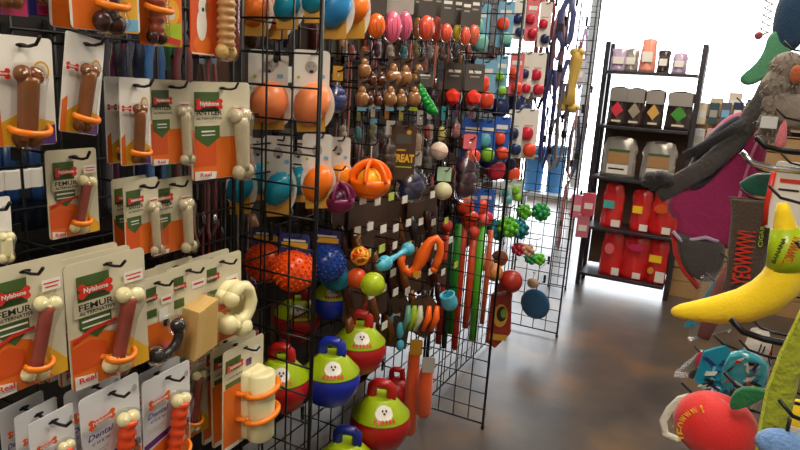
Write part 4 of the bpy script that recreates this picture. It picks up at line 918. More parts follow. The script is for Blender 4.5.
# mesh bag with red and yellow goods
c = at(500, 318, 'Y', 2.95); k = mpp(c); t = thing('toy_bag', 'red and yellow patterned bag hanging lowest beside the middle fin', 'dog toy', c+Vector((0, 0, 34*k)), (0, 0, .35))
mb = MB(); BR = pr('bag_red', (140, 44, 34), rough=.3); mb.prism([(-11*k, -10*k), (9*k, -4*k), (12*k, -48*k), (4*k, -58*k), (-2*k, -66*k), (-12*k, -60*k)], -.02, .02, BR); mb.build('bag_body', t, bevel=.008)
mb = MB()
for m, q in [(pr('bag_yellow', (196, 150, 50)), ell(0, -30*k, 7*k, 12*k)), (pr('bag_black', (40, 30, 28)), ell(1*k, -28*k, 5*k, 8*k)), (pr('bag_green', (110, 150, 50)), ell(3*k, -27*k, 3*k, 5*k)), (pr('bag_yellow', (196, 150, 50)), R2(-9*k, -56*k, 8*k, -50*k))]:
    mb.prism(q, -.0235-.0006*len(mb.f)/20, -.0205, m)
mb.build('bag_print', t)
MB().prism([(-8*k, -8*k), (8*k, -4*k), (7*k, 3*k), (-7*k, 2*k)], -.002, .002, pr('bag_header', (170, 60, 60))).build('header_card', t)
hook(c+Vector((0, 0, 34*k)), 'black peg hook holding the red and yellow bag', tip=.02)
# harness straps and collars on the far fin, tall yellow chew bone
for i, (px, yt, yb, c_, nm) in enumerate([(545, 40, 110, (60, 56, 90), 'dusk'), (553, 70, 170, (44, 50, 110), 'indigo'), (561, 20, 100, (120, 90, 110), 'mauve'), (566, 84, 168, (90, 84, 100), 'slate'), (573, 0, 50, (60, 60, 80), 'storm'), (577, 110, 200, (150, 110, 110), 'rosewood'), (583, 20, 70, (190, 120, 130), 'rose'), (548, 108, 160, (50, 60, 130), 'cobalt'), (540, 30, 84, (180, 60, 70), 'cerise'), (556, 120, 172, (160, 150, 150), 'silver')]):
    Y = 3.62-(i % 2)*.05; p = at(px, yt, 'Y', Y); L = p.z-at(px, yb, 'Y', Y).z; m = fb(nm, c_)
    t = thing('dog_collar', nm+' dog collar strap looped on the far fin', 'collar', p, (0, 0, .3*i), 'collar straps on the far fin')
    MB().tube([(-.01, 0, 0), (-.026, 0, -L*.3), (-.022, 0, -L*.85), (0, 0, -L), (.024, 0, -L*.8), (.026, 0, -L*.3), (.01, 0, 0)], .011, m, 6, closed=True, flat=.3).build('strap', t)
    MB().box((.024, 0, -L*.6), (.026, .014, .04), DARKP).build('buckle', t)
    hook(p, 'black peg hook holding the '+nm+' collar strap', wall=YC, axis='-y', tip=.02)
c = at(575, 50, 'Y', 3.6); k = mpp(c); t = thing('chew_bone', 'tall pale yellow chew bone on the far fin', 'dog chew', c, (0, 0, .1)); YB_ = pl('rawhide', (212, 178, 84), rough=.5)
mb = MB(); mb.tube([(3*k, 0, -2*k), (3*k, 0, -10*k), (1*k, 0, -30*k), (0, 0, -42*k), (-1*k, 0, -54*k)], [6*k, 6*k, 4.6*k, 5.5*k, 8*k], YB_, 14, flat=.6)
mb.ball((-6*k, 0, -55*k), (6*k, 4*k, 6*k), YB_); mb.ball((5*k, 0, -57*k), (6*k, 4*k, 5*k), YB_); mb.ball((0, 0, -2*k), (5*k, 3.5*k, 4*k), YB_); mb.ball((6*k, 0, -2*k), (4*k, 3.5*k, 4*k), YB_); mb.build('bone_body', t)
MB().tube([(3*k, -.001, 0), (3*k, 0, 5*k)], .002, DARKP, 5).build('tie', t); hook(c+Vector((0, 0, 4*k)), 'black peg hook holding the pale yellow chew bone', wall=YC, axis='-y', tip=.02)

for i, (px, yt, yb, c_, nm, Y) in enumerate([(562, 10, 60, (170, 120, 150), 'orchid', 4.66), (569, 60, 120, (70, 66, 110), 'violet', 4.64), (577, 120, 180, (60, 66, 96), 'denim', 4.66), (586, 30, 90, (150, 130, 170), 'lavender', 4.66), (590, 90, 150, (80, 70, 90), 'raisin', 4.64), (566, 185, 250, (190, 90, 110), 'watermelon', 4.66), (552, 0, 44, (150, 60, 80), 'wine', 3.62), (559, 30, 84, (90, 100, 150), 'periwinkle', 3.66), (541, 0, 30, (200, 120, 110), 'blush', 3.6), (569, 0, 46, (70, 80, 130), 'sapphire', 3.6)]):
    p = at(px, yt, 'Y', Y); L = p.z-at(px, yb, 'Y', Y).z; m = fb(nm, c_)
    t = thing('dog_collar', nm+' dog collar loop at the end of the toy fixture', 'collar', p, (0, 0, .4*i), 'collar loops at the end of the fixture')
    MB().tube([(-.01, 0, 0), (-.034, 0, -L*.3), (-.03, 0, -L*.85), (0, 0, -L), (.032, 0, -L*.8), (.034, 0, -L*.3), (.01, 0, 0)], .016, m, 6, closed=True, flat=.3).build('strap', t)
    MB().box((.03, 0, -L*.6), (.03, .014, .04), DARKP).build('buckle', t)
    hook(p, 'black peg hook holding the '+nm+' collar loop', wall=4.72 if Y > 4 else YC, axis='-y', tip=.02)
for px, py, c_, nm in [(578, 196, (224, 120, 150), 'rose pink'), (590, 194, (210, 80, 100), 'raspberry'), (584, 216, (200, 110, 130), 'dusky pink'), (580, 62, (190, 190, 210), 'pale lilac')]:
    c = at(px, py, 'Y', 4.6); k = mpp(c); m = mat('foil_'+nm.replace(' ', '_'), c_, rough=.3, coat=.4, bump=.3, bscale=40); t = thing('hanging_pouch', nm+' pouch hanging left of the treat bag shelf', 'treat bag', c, (0, 0, .2), 'pouches left of the treat bag shelf')
    mb = MB(); mb.prism(rrect(-6*k, -22*k, 6*k, .01, k), -.012, .012, m); mb.build('pouch', t, bevel=.006); MB().prism(R2(-4*k, -15*k, 4*k, -9*k), -.014, -.0125, WHITE).build('pouch_label', t)
    hook(c, 'black peg hook holding the '+nm+' pouch', wall=4.72, axis='-y', tip=.02)

# ---------------------------------------------------------------- far display table with blue tubs
p0, p1 = at(522, 186, 'Y', 6.6), at(566, 186, 'Y', 6.6); zt = p0.z
t = thing('display_table', 'white display table near the shop windows', 'table', ((p0.x+p1.x)/2, 6.6, 0)); w = (p1.x-p0.x)+.2
MB().box((0, 0, zt-.02), (w, .7, .04), ALU).build('table_top', t, bevel=.004)
for sx in (-1, 1):
    for sy in (-1, 1): MB().box((sx*(w/2-.05), sy*.3, (zt-.04)/2), (.05, .05, zt-.04), ALU).build('leg', t)
for i, (a_, b_) in enumerate([(524, 543), (546, 564)]):
    A, B = at(a_, 180, 'Y', 6.5), at(b_, 180, 'Y', 6.5); w = B.x-A.x; hh = at(a_, 145, 'Y', 6.5).z-zt
    t = thing('plastic_tub', ['blue plastic tub, left on the white table', 'blue plastic tub, right on the white table'][i], 'tub', ((A.x+B.x)/2, 6.5, zt), (0, 0, 0), 'blue tubs on the white table'); m = pl('tub_blue', (96, 176, 246), rough=.4)
    MB().lathe([(.001, 0), (w*.44, 0), (w*.5, hh*.94), (w*.54, hh*.94), (w*.54, hh), (w*.47, hh), (w*.41, .02), (.001, .02)], m, None, 28).build('tub_body', t)
    MB().tube([(w*.5*math.cos(a), -w*.5*abs(math.sin(a))*0-w*.5*math.sin(a), hh*.8) for a in [math.pi*j/8 for j in range(9)]], .008, WHITE, 6).build('handle', t)

# ---------------------------------------------------------------- shelf rack with treat bags
YS = 4.95; RACK = mat('charcoal_rack', (58, 56, 62), rough=.4, metal=.3, vary=.1)
t = thing('shelf_rack', 'black metal shelf rack of treat bags at the aisle end', 'shelf', (0, 0, 0)); WD = .32
XA, XB = -.885, -.235
for (x, y) in ((XA, YS), (XB, YS), (XA, YS+WD-.13), (XB, YS+WD-.13)):
    MB().box((x, y, .93), (.035, .035, 1.86), RACK).build('post', t, bevel=.003)
LEV = [.13, .5, .885, 1.265, 1.655]
for z in LEV:
    MB().box(((XA+XB)/2, YS+.04, z-.012), (XB-XA-.04, WD-.02, .022), RACK).build('shelf_board', t, bevel=.003)
mb = MB(); mb.box(((XA+XB)/2, YS+.19, .7), (XB-XA-.05, .006, 1.1), mat('rack_back_brown', (92, 66, 48), rough=.6, vary=.1)); mb.build('back_panel', t)
def treat_bag(px, z, w_, h_, base, label, kind='stand', top=None, yaw=0, lab=None, y=YS-.03):
    """gusseted pouch standing on a shelf"""
    k = mpp((px, YS, z)); w, h = w_*k, h_*k
    t = thing('treat_bag', label, 'treat bag', (px, y, z), (0, 0, yaw), 'treat bags on the rack')
    vs = []; fs = []; nx, nz = 8, 10; rnd = random.Random(int(w_*7+h_)); 
    def sh(u, v):
        ww = w*(.5-.06*v+(.05*math.sin(v*9+w_) if v > .6 else 0)); th = .045*(1-v)**.6+.002; th *= (1-abs(u)**3)
        return ww*u, th
    for s in (-1, 1):
        for j in range(nz+1):
            for i in range(nx+1):
                u = i/nx*2-1; v = j/nz; x, th = sh(u, v); vs.append((x, s*(th+.003*math.sin(u*6+v*8)), v*h*(1-.05*u*u*v)))
    N = (nx+1)*(nz+1)
    for j in range(nz):
        for i in range(nx):
            a = j*(nx+1)+i; fs.append((a, a+1, a+nx+2, a+nx+1)); fs.append((N+a, N+a+nx+1, N+a+nx+2, N+a+1))
    for j in range(nz):
        a = j*(nx+1); fs.append((a, a+nx+1, N+a+nx+1, N+a)); a += nx; fs.append((a, N+a, N+a+nx+1, a+nx+1))
    for i in range(nx): fs.append((i, N+i, N+i+1, i+1)); a = nz*(nx+1)+i; fs.append((a, a+1, N+a+1, N+a))
    mb = MB(); mb.add(vs, fs, base, True); mb.build('pouch', t)
    for j, (m, q) in enumerate(lab or []):
        MB().prism([((u-.5)*w, v*h) for u, v in q], -.052-.0006*j, -.0465, m).build('pouch_label', t)
    return t
def xat(px, z): # world x of the pixel column on the rack front at height z
    for py in range(0, 330):
        if at(px, py, 'Y', YS).z < z: return at(px, py, 'Y', YS).x
RBAG = mat('red_foil', (206, 32, 34), rough=.25, coat=.6, vary=.15, bump=.35, bscale=40); SIL = mat('silver_foil', (170, 166, 160), rough=.28, metal=.5, bump=.3, bscale=40); DKB = mat('dark_foil', (58, 46, 44), rough=.3, coat=.5, bump=.3, bscale=40)
BYEL = pr('bag_sun', (250, 206, 30)); BTEAL = pr('bag_aqua', (70, 180, 170))
tl = lambda c: [(WHITE, R2(.55, .05, .95, .2)), (c, R2(.12, .45, .6, .62))]
for px, w_, h_, L, lab in [(612, 21, 44, tl(BTEAL), 'red treat bag with aqua label, upper red row'), (640, 19, 42, tl(BYEL), 'red treat bag with yellow label, upper red row'), (661, 22, 44, [(WHITE, R2(.6, .05, .95, .2)), (REDORG, E(.45, .6, .3, .1))], 'plain red treat bag at the right, upper red row')]:
    treat_bag(xat(px, .58), LEV[1], w_, h_, RBAG, lab, lab=L)
for px, w_, h_, L, lab in [(611, 22, 46, [(WHITE, R2(.6, .04, .92, .2)), (PINKC, E(.4, .6, .2, .12))], 'big red treat bag, bottom shelf left'), (634, 25, 44, [(WHITE, R2(.5, .05, .8, .18)), (CB if False else MAG, E(.5, .75, .3, .08))], 'wide red treat bag, bottom shelf middle'), (656, 19, 44, [(BYEL, R2(.1, .5, .7, .66)), (WHITE, R2(.5, .06, .95, .3)), (GOLD, E(.25, .3, .15, .08))], 'red treat bag with yellow sticker, bottom shelf right')]:
    treat_bag(xat(px, .2), LEV[0], w_, h_, RBAG, lab, lab=L)
for px, w_, lab in [(619, 33, 'silver treat bag with window, left on the third shelf'), (658, 33, 'silver treat bag with window, right on the third shelf')]:
    treat_bag(xat(px, .98), LEV[2], w_, 40, SIL, lab, lab=[(pr('kibble_tan', (170, 130, 84)), R2(.2, .35, .8, .62)), (WHITE, R2(.2, .1, .8, .33)), (GREEN, R2(.2, .64, .8, .7)), (INK, R2(.25, .2, .7, .24))])
for px, c, lab in [(618, CB and pr('crimson_label', (206, 50, 70)), 'dark treat bag with crimson diamond label'), (635, pr('stone_label', (150, 140, 120)), 'dark treat bag with stone diamond label'), (654, pr('tan_label', (206, 160, 80)), 'dark treat bag with tan diamond label'), (679, pr('leaf_label', (60, 140, 50)), 'dark treat bag with green diamond label')]:
    treat_bag(xat(px, 1.36), LEV[3], 19 if px < 670 else 25, 38, DKB, lab, lab=[(SIL, R2(.08, .62, .92, .96)), (c, [(.5, .22), (.8, .4), (.5, .62), (.2, .4)]), (CREAM, R2(.3, .1, .75, .15))])
PB = mat('lilac_foil', (180, 160, 190), rough=.35, coat=.4)
for px, w_, h_, m, lab in [(620, 17, 22, PB, 'lilac pouch on the top shelf, left'), (632, 14, 22, SIL, 'silver pouch on the top shelf'), (648, 16, 32, mat('peach_foil', (230, 150, 130), rough=.4), 'tall peach pouch on the top shelf'), (664, 12, 22, DKB, 'dark pouch on the top shelf'), (680, 14, 20, PB, 'lilac pouch on the top shelf, right')]:
    treat_bag(xat(px, 1.72), LEV[4], w_, h_, m, lab, lab=[(WHITE, R2(.2, .3, .8, .6))])

SLP = [('pale cream', (226, 214, 190)), ('steel blue', (110, 130, 160)), ('dark teal', (50, 80, 90)), ('light grey', (190, 194, 200)), ('slate', (90, 96, 110)), ('soft pink', (220, 170, 170)), ('navy blue', (40, 50, 84))]
for r_ in range(4):
    for j in range(5):
        px = 703+j*12-r_*2.6; py = 104+r_*26; c = at(px, py, 'Y', 5.06); k = mpp(c); nm, c_ = SLP[(j*2+r_*3) % 7]
        t = thing('hanging_pack', nm+' packet hanging on the slat wall, '+['top', 'second', 'third', 'fourth'][r_]+' row, '+['leftmost', 'second from left', 'middle', 'second from right', 'rightmost'][j], 'packet', c, (0, 0, 0), 'packets on the slat wall')
        MB().prism(rrect(-4.6*k, -20*k, 4.6*k, .01, k*.8), -.008, .006, pr('slat_'+nm.replace(' ', '_'), c_)).build('packet_body', t, bevel=.003)
        MB().prism(R2(-3.4*k, -13*k, 3.4*k, -6*k), -.0095, -.0082, [WHITE, GREYT, LBLUE][(j+r_) % 3]).build('front_label', t)
        MB().tube([(0, .055, .0), (0, -.02, 0)], .003, CHROME, 6).build('hang_pin', t)

# ---------------------------------------------------------------- counter goods behind the slat wall
t = thing('counter', 'white counter behind the slat wall', 'counter', (.75, 5.55, 0)); MB().box((0, 0, .65), (1.9, .55, 1.3), WALLM).build('counter_body', t); MB().box((0, 0, 1.32), (1.96, .6, .04), ALU).build('counter_top', t)
rnd = random.Random(11)
CC = [('cream', (214, 196, 160)), ('linen', (226, 216, 200)), ('taupe', (150, 136, 120)), ('steel_blue', (120, 140, 160)), ('straw', (210, 180, 130)), ('ash', (170, 170, 172))]
for i in range(9):
    nm, c_ = CC[i % 6]; x = -.12+i*.12; h = .12+.1*rnd.random()
    t = thing('goods_box', nm.replace('_', ' ')+[' carton', ' packet', ' jar'][i % 3]+' on the white counter, '+['leftmost', 'second from left', 'third from left', 'fourth from left', 'fifth from left', 'sixth from left', 'seventh from left', 'eighth from left', 'rightmost'][i], 'carton', (x, 5.45, 1.34), (0, 0, rnd.uniform(-.2, .2)), 'cartons on the white counter'); m = pr('goods_'+nm, c_)
    if i % 3 == 2:
        MB().lathe([(.001, 0), (.045, 0), (.045, h*.8), (.036, h*.88), (.001, h*.88)], m).build('jar_body', t); MB().lathe([(.04, h*.86), (.04, h), (.001, h)], DARKP).build('lid', t)
    else:
        MB().box((0, 0, h/2), (.09, .06, h), m).build('carton_body', t, bevel=.003); MB().box((0, -.0315, h*.55), (.07, .001, h*.4), WHITE).build('front_label', t)

# ---------------------------------------------------------------- right hand rack of plush toys
XG = .36
grid_panel('black grid panel on the right carrying plush toys', (XG, .35), (XG, 2.05), .02, 2.15, group=None)
RG = 'hooks of the right hand plush rack'
def rhook(p, label, m=BLACKM, r=.0017, tip=.012): return hook(p, label, wall=XG, axis='-x', tip=tip, group=RG, m=m, r=r)
def rt(name, label, cat, px, py, Y, yaw=0, group=None, hk=None):
    c = at(px, py, 'Y', Y); t = thing(name, label, cat, c, (0, 0, yaw), group)
    if hk: rhook(c, hk)
    return t, mpp(c)
# magenta dog pack with grey strap
t, k = rt('dog_backpack', 'magenta and grey dog harness pack with black webbing', 'harness', 742, 105, 1.45, .15, hk='black peg hook holding the magenta harness pack')
PKF = fb('magenta_cloth', (160, 38, 96), bscale=120); GRF = fb('grey_cloth', (74, 70, 70), bscale=120); BKF = fb('black_webbing', (30, 30, 34)); RDF = fb('red_piping', (206, 40, 30)); LIL = fb('lilac_piping', (190, 170, 210))
def pillow(mb, poly, d, m, y=0, n=6):           # puffed outline: stacked insets
    cx = sum(p[0] for p in poly)/len(poly); cz = sum(p[1] for p in poly)/len(poly); L = []
    for j in range(2*n+1):
        a = math.pi*(j/(2*n)-.5); s = 1-.22*(1-math.cos(a))**1.2; L.append([(cx+(x-cx)*s, y+d*math.sin(a), cz+(z-cz)*s) for x, z in poly])
    N = len(poly); vs = [p for l in L for p in l]+[(cx, y-d*1.0, cz), (cx, y+d*1.0, cz)]; fs = []
    for j in range(2*n):
        for i in range(N): i2 = (i+1) % N; fs.append((j*N+i, j*N+i2, (j+1)*N+i2, (j+1)*N+i))
    for i in range(N): i2 = (i+1) % N; fs.append((len(vs)-2, i2, i)); fs.append((len(vs)-1, 2*n*N+i, 2*n*N+i2))
    mb.add(vs, fs, m, True)
def smooth(poly, it=2):
    for _ in range(it):
        o = []
        for i in range(len(poly)):
            a, b = poly[i], poly[(i+1) % len(poly)]
            o += [(a[0]*.75+b[0]*.25, a[1]*.75+b[1]*.25), (a[0]*.25+b[0]*.75, a[1]*.25+b[1]*.75)]
        poly = o
    return poly
P = lambda pts, ox, oy: [((x-ox)*k, -(y-oy)*k) for x, y in pts]
mb = MB(); pillow(mb, smooth(P([(724, 120), (750, 108), (772, 120), (770, 190), (762, 250), (736, 252), (712, 250), (698, 240), (696, 228), (684, 212), (700, 176)], 742, 105)), .03, PKF); mb.build('cloth_body', t)
mb = MB(); pillow(mb, smooth(P([(698, 236), (720, 244), (745, 240), (752, 260), (744, 290), (724, 288), (706, 270)], 742, 105)), .034, GRF, -.004); mb.build('grey_pocket', t)
mb = MB(); pillow(mb, smooth(P([(704, 150), (728, 120), (742, 112), (748, 130), (734, 168), (712, 196), (700, 190)], 742, 105)), .012, fb('navy_mesh', (44, 40, 62), bscale=120), -.026); mb.build('navy_panel', t)
MB().tube([((x-742)*k, -.033, -(y-105)*k) for x, y in [(764, 118), (756, 150), (752, 190), (752, 240)]], .003, fb('pink_seam', (220, 120, 160)), 6).build('pink_seam', t)
MB().tube([((x-742)*k, -.02, -(y-105)*k) for x, y in [(697, 225), (697, 240), (703, 262), (714, 280), (730, 296)]], .006, RDF, 8).build('red_piping', t)
MB().tube([((x-742)*k, -.034, -(y-105)*k) for x, y in [(696, 238), (706, 247), (716, 244), (728, 240), (740, 243)]], .004, LIL, 8).build('lilac_piping', t)
MB().tube([((x-742)*k, -.05+.0006*abs(x-720), -(y-105)*k) for x, y in [(768, 62), (757, 100), (738, 140), (715, 168), (690, 190), (676, 202)]], 1.15*.017, GRF, 10, flat=.22).build('grey_strap', t)
MB().tube([((x-742)*k, -.062, -(y-105)*k) for x, y in [(742, 120), (726, 134), (706, 150), (694, 158)]], .010, BKF, 8, flat=.35).build('black_strap', t)
mb = MB()
for j, (x, y, r) in enumerate([(668, 186, 8), (676, 184, 8), (663, 190, 5), (684, 186, 7), (670, 192, 6)]): mb.ball(((x-742)*k, -.03, -(y-105)*k), r*k, BKF, wob=.1, rs=j)
mb.build('black_tassel', t)
# cigar plush
t, k = rt('cigar_toy', 'dark brown cloth cigar toy with red lettering', 'cat toy', 748, 199, 1.02, .12, hk='black peg hook above the brown cigar toy')
CG = fb('cigar_brown', (78, 64, 54), bscale=260); P = lambda pts, ox, oy: [((x-ox)*k, -(y-oy)*k) for x, y in pts]
mb = MB(); mb.lathe([(.001, -112*k), (11*k, -111*k), (16*k, -104*k), (17*k, -80*k), (18*k, -50*k), (18*k, -25*k), (19*k, -12*k), (20.5*k, -2*k), (21*k, 0)], CG, Matrix.Translation((5*k, 0, 0)) @ Matrix.Rotation(-.06, 4, 'Y'), 24, sy=.55)
mb.tube([(-17*k, 0, -.001), (5*k, 0, 0), (26*k, 0, .003)], 1.6*k, CG, 8); mb.build('cloth_body', t)
text('YEOWWW!', 56*k, RED, t, (4*k, -11.5*k, -58*k), (0, -math.pi/2-.05, 0), hmax=17*k)
text('CIGAR', 22*k, LIME, t, (16*k, -10.5*k, -34*k), (0, -math.pi/2-.05, 0), hmax=4*k)
# satin green bit, hook pair, white card
t, k = rt('satin_toy', 'dark green satin leaf toy behind the cigar', 'cat toy', 758, 172, 1.12, 0, hk='black peg hook holding the green satin leaf toy')
mb = MB(); SG = mat('fabric_satin_green', (20, 92, 74), rough=.35, sheen=.3, bump=.2)
pillow(mb, smooth([(-18*k, -16*k), (-4*k, -2*k), (6*k, 0), (20*k, 2*k), (22*k, -14*k), (4*k, -26*k)], 1), .008, SG); mb.build('cloth_body', t)
c = at(770, 168, 'Y', .78); rhook(c, 'chrome tipped peg hook nearest the camera, over the banana', CHROME, .004, .03)
c = at(780, 150, 'Y', .95); rhook(c, 'black peg hook just behind the chrome tipped hook', BLACKM, .004, .03)
c = at(776, 133, 'Y', 1.1); rhook(c, 'black peg hook beside the fluffy grey toy', BLACKM, .004, .03)
# banana
c = at(790, 196, 'Y', .74); k = mpp(c); t = thing('banana_toy', 'yellow plush banana with lime paper band', 'cat toy', c+Vector((.012, 0, .0)), (0, 0, 0)); BN = fb('banana_yellow', (248, 214, 24), bscale=300, bump=.25, vary=.06)
pts = [(785, 204, 5), (787, 213, 7.5), (791, 228, 11), (797, 250, 15), (800, 268, 18), (797, 286, 20), (786, 303, 20), (768, 317, 18.5), (745, 327, 15.5), (725, 333, 11.5), (710, 337, 8.5), (703, 339, 5.5), (700, 339, 2)]
mb = MB(); mb.tube([((x-790)*k-.012, 0, -(y-196)*k) for x, y, r in pts], [r*k for x, y, r in pts], BN, 20); mb.build('cloth_body', t)
mb = MB(); A = Vector(((791-790)*k-.012, 0, -(229-196)*k)); B = Vector(((800-790)*k-.012, 0, -(270-196)*k))
mb.tube([A, A.lerp(B, .5), B], [12.6*k, 16.4*k, 19*k], LIME, 24); pb = mb.build('paper_band', t)
text('YEOWWW!', 32*k, RED, pb, ((A+B)/2+Vector((4*k, -17.4*k, 0))), (0, -math.pi/2+.2, 0), hmax=9*k)
text('BANANA', 28*k, INK, pb, ((A+B)/2+Vector((-7*k, -15.6*k, 0))), (0, -math.pi/2+.2, 0), hmax=4*k)
rhook(c+Vector((0, 0, -.006)), 'black peg hook holding the yellow plush banana', tip=.02)
c = at(745, 335, 'Y', .70); rhook(c, 'black peg hook crossing in front of the banana tip', BLACKM, .0035, .015)
# white card behind
t, k = rt('toy_card', 'white hang card behind the banana stem', 'cat toy', 790, 165, .98, 0, hk='black peg hook holding the white hang card')
mb = MB(); mb.prism(rrect(-12*k, -66*k, 22*k, 3*k, 3*k), -.001, .001, WHITE); mb.prism(R2(-6*k, -18*k, 16*k, -14*k), -.002, -.001, RED); mb.prism(R2(-6*k, -26*k, 12*k, -24*k), -.002, -.001, INK); mb.build('backing_card', t)
MB().tube([(-13*k, -.01, -8*k), (-14*k, -.01, -40*k), (-12*k, -.01, -62*k)], 2.5*k, pl('red_wand', (214, 44, 30)), 8).build('red_edge_strip', t)
t, k = rt('catnip_pack', 'small lime and yellow cat toy pack beside the cigar', 'cat toy', 782, 225, 1.06, 0, hk='black peg hook holding the lime cat toy pack')
mb = MB(); mb.prism(rrect(-8*k, -46*k, 16*k, 2*k, 2*k), -.006, .0, LIME); mb.prism(R2(-5*k, -24*k, 2*k, -8*k), -.008, -.006, WHITE); mb.prism(R2(3*k, -30*k, 6*k, -20*k), -.008, -.006, INK); mb.build('pack_body', t)
# fluffy grey toy, mint plush, dark toy, zigzag
FUZ = fb('grey_fluff', (140, 130, 120), bscale=90, bump=1.0, vary=.3)
t, k = rt('fluffy_toy', 'fluffy grey brown plush toy, upper right', 'plush toy', 792, 52, 1.05, 0, hk='black peg hook holding the fluffy grey toy')
mb = MB(); rnd = random.Random(5)
for x, y, r in [(790, 66, 15), (786, 84, 17), (792, 102, 18), (790, 122, 16), (784, 136, 10), (800, 84, 16), (806, 110, 18)]: mb.ball(((x-792)*k, rnd.uniform(-.01, .01), -(y-52)*k), (r*k, r*.8*k, r*k), FUZ, wob=.05, rs=int(x+y), seg=24, rings=16)
for j in range(420):
    x, y, r = rnd.choice([(790, 66, 15), (786, 84, 17), (792, 102, 18), (790, 122, 16), (784, 136, 10), (800, 84, 16), (806, 110, 18)]); d = Vector((rnd.gauss(0, 1), rnd.gauss(0, 1), rnd.gauss(0, 1))).normalized()
    q = Vector(((x-792)*k, 0, -(y-52)*k)); a = q+Vector((d.x, d.y*.8, d.z))*r*k*.95; mb.tube([a, a+d*2*k+Vector((0, 0, -.8*k)), a+d*3*k+Vector((0, 0, -3*k))], [.9*k, .6*k, .1*k], FUZ, 5)
mb.build('plush_body', t)
MB().ball(((798-792)*k, -14*k, -(74-52)*k), (5*k, 4*k, 9*k), fb('orange_tuft', (190, 100, 60))).build('orange_tuft', t)
MB().box(((783-792)*k, -14*k, -(122-52)*k), (15*k, 1*k, 12*k), PALE).build('care_label', t)
t, k = rt('plush_fish', 'mint green plush fin toy against the window', 'plush toy', 780, 32, 1.2, 0, hk='black peg hook holding the mint green plush')
MT = fb('mint_plush', (96, 170, 130)); mb = MB()
pillow(mb, smooth([((x-780)*k, -(y-32)*k) for x, y in [(770, 34), (782, 27), (792, 36), (794, 52), (784, 66), (768, 84), (756, 86), (750, 78), (762, 66), (769, 52)]]), 7*k, MT); mb.build('plush_body', t)
t, k = rt('feather_wand', 'white zigzag feather toy at the top right edge', 'cat toy', 776, -10, 1.3, 0, hk='black peg hook holding the white feather toy')
mb = MB(); mb.tube([((-4+4*(-1)**j)*k, 0, -j*3.4*k) for j in range(14)], 2*k, fb('feather_white', (224, 214, 206)), 6); mb.ball((-8*k, 0, -44*k), 4*k, fb('feather_rose', (190, 90, 100)))
mb.build('feather', t)
t, k = rt('plush_whale', 'dark blue plush toy in the top right corner', 'plush toy', 798, -20, 1.2, 0, hk='black peg hook holding the dark blue plush')
mb = MB(); BP = fb('deep_blue_plush', (40, 76, 110)); mb.ball((2*k, 0, -36*k), (17*k, 14*k, 34*k), BP, wob=.04); mb.ball((16*k, 0, -20*k), (12*k, 10*k, 20*k), BP); mb.build('plush_body', t)
t, k = rt('pink_toy', 'small pink toy hanging over the grey fluff', 'cat toy', 785, 120, 1.0, 0, hk='black peg hook holding the small pink toy')
MB().lathe([(.001, -34*k), (4*k, -32*k), (5*k, -20*k), (3*k, -6*k), (.001, 0)], fb('candy_pink', (220, 120, 130)), None, 12).build('cloth_body', t)
# red apple
c = at(716, 426, 'Y', .66); k = mpp(c); t = thing('apple_toy', 'red plush apple with green leaf and gold lettering', 'cat toy', c+Vector((8*k, 0, 44*k)), (0, 0, 0)); RA = fb('apple_red', (206, 22, 22), bscale=420, bump=.18, vary=.05, rough=.7); ox, oz = -8*k, -44*k
mb = MB(); M = Matrix.Translation((ox, 0, oz)) @ Matrix.Rotation(.25, 4, 'Y')
prof = []
for j in range(25):
    a = math.pi*j/24; r = 40*(math.sin(a))*(1+.06*math.cos(a)); z = -34*math.cos(a)-(0 if j < 18 else 7*((j-18)/6)**2)*1.0; prof.append((max(r*k, .0005), z*k))
vs = []; mb.lathe(prof, RA, M, 32, sy=.85); mb.ball((ox+24*k, .004, oz-10*k), (16*k, 16*k, 24*k), RA); mb.build('cloth_body', t)
mb = MB(); pillow(mb, smooth([((x-724)*k, -(y-370)*k) for x, y in [(722, 402), (722, 386), (732, 376), (752, 375), (748, 384), (736, 396), (728, 402)]]), 4*k, fb('leaf_green', (20, 104, 56))); lf = mb.build('leaf', t); lf.location = (0, -30*k, 24*k)
rr = 39.5*k
for j, ch in enumerate('YEOWWW!'):
    a = math.radians(204-j*14); text(ch, 6*k if ch != '!' else 2*k, YEL, t, (ox+31*k*math.cos(a), -22.5*k, oz+28*k*math.sin(a)), (0, math.pi/2-a, 0), hmax=7*k)
MB().tube([(0, 0, 0), (0, 0, -8*k)], .002, DARKP, 6).build('loop', t)
rhook(c+Vector((8*k, 0, 44*k)), 'black peg hook holding the red plush apple', tip=.01)
# white ribbon ring under the apple
c = at(678, 424, 'Y', .78); k = mpp(c); t, k = rt('ribbon_toy', 'white ribbon ring toy below the apple', 'cat toy', 690, 395, .82, 0, hk='black peg hook holding the white ribbon ring'); RBN = fb('ribbon_white', (226, 222, 206))
MB().tube([((x-690)*k, 0, -(y-395)*k) for x, y in [(690, 397), (682, 402), (674, 416), (670, 430), (674, 444), (686, 446), (692, 440), (690, 432), (680, 430)]], 4*k, RBN, 8, flat=.5).build('ribbon', t)
MB().tube([((x-690)*k, .004, -(y-395)*k) for x, y in [(694, 400), (700, 440), (706, 452)]], 3*k, RBN, 8, flat=.5).build('ribbon_tail', t)
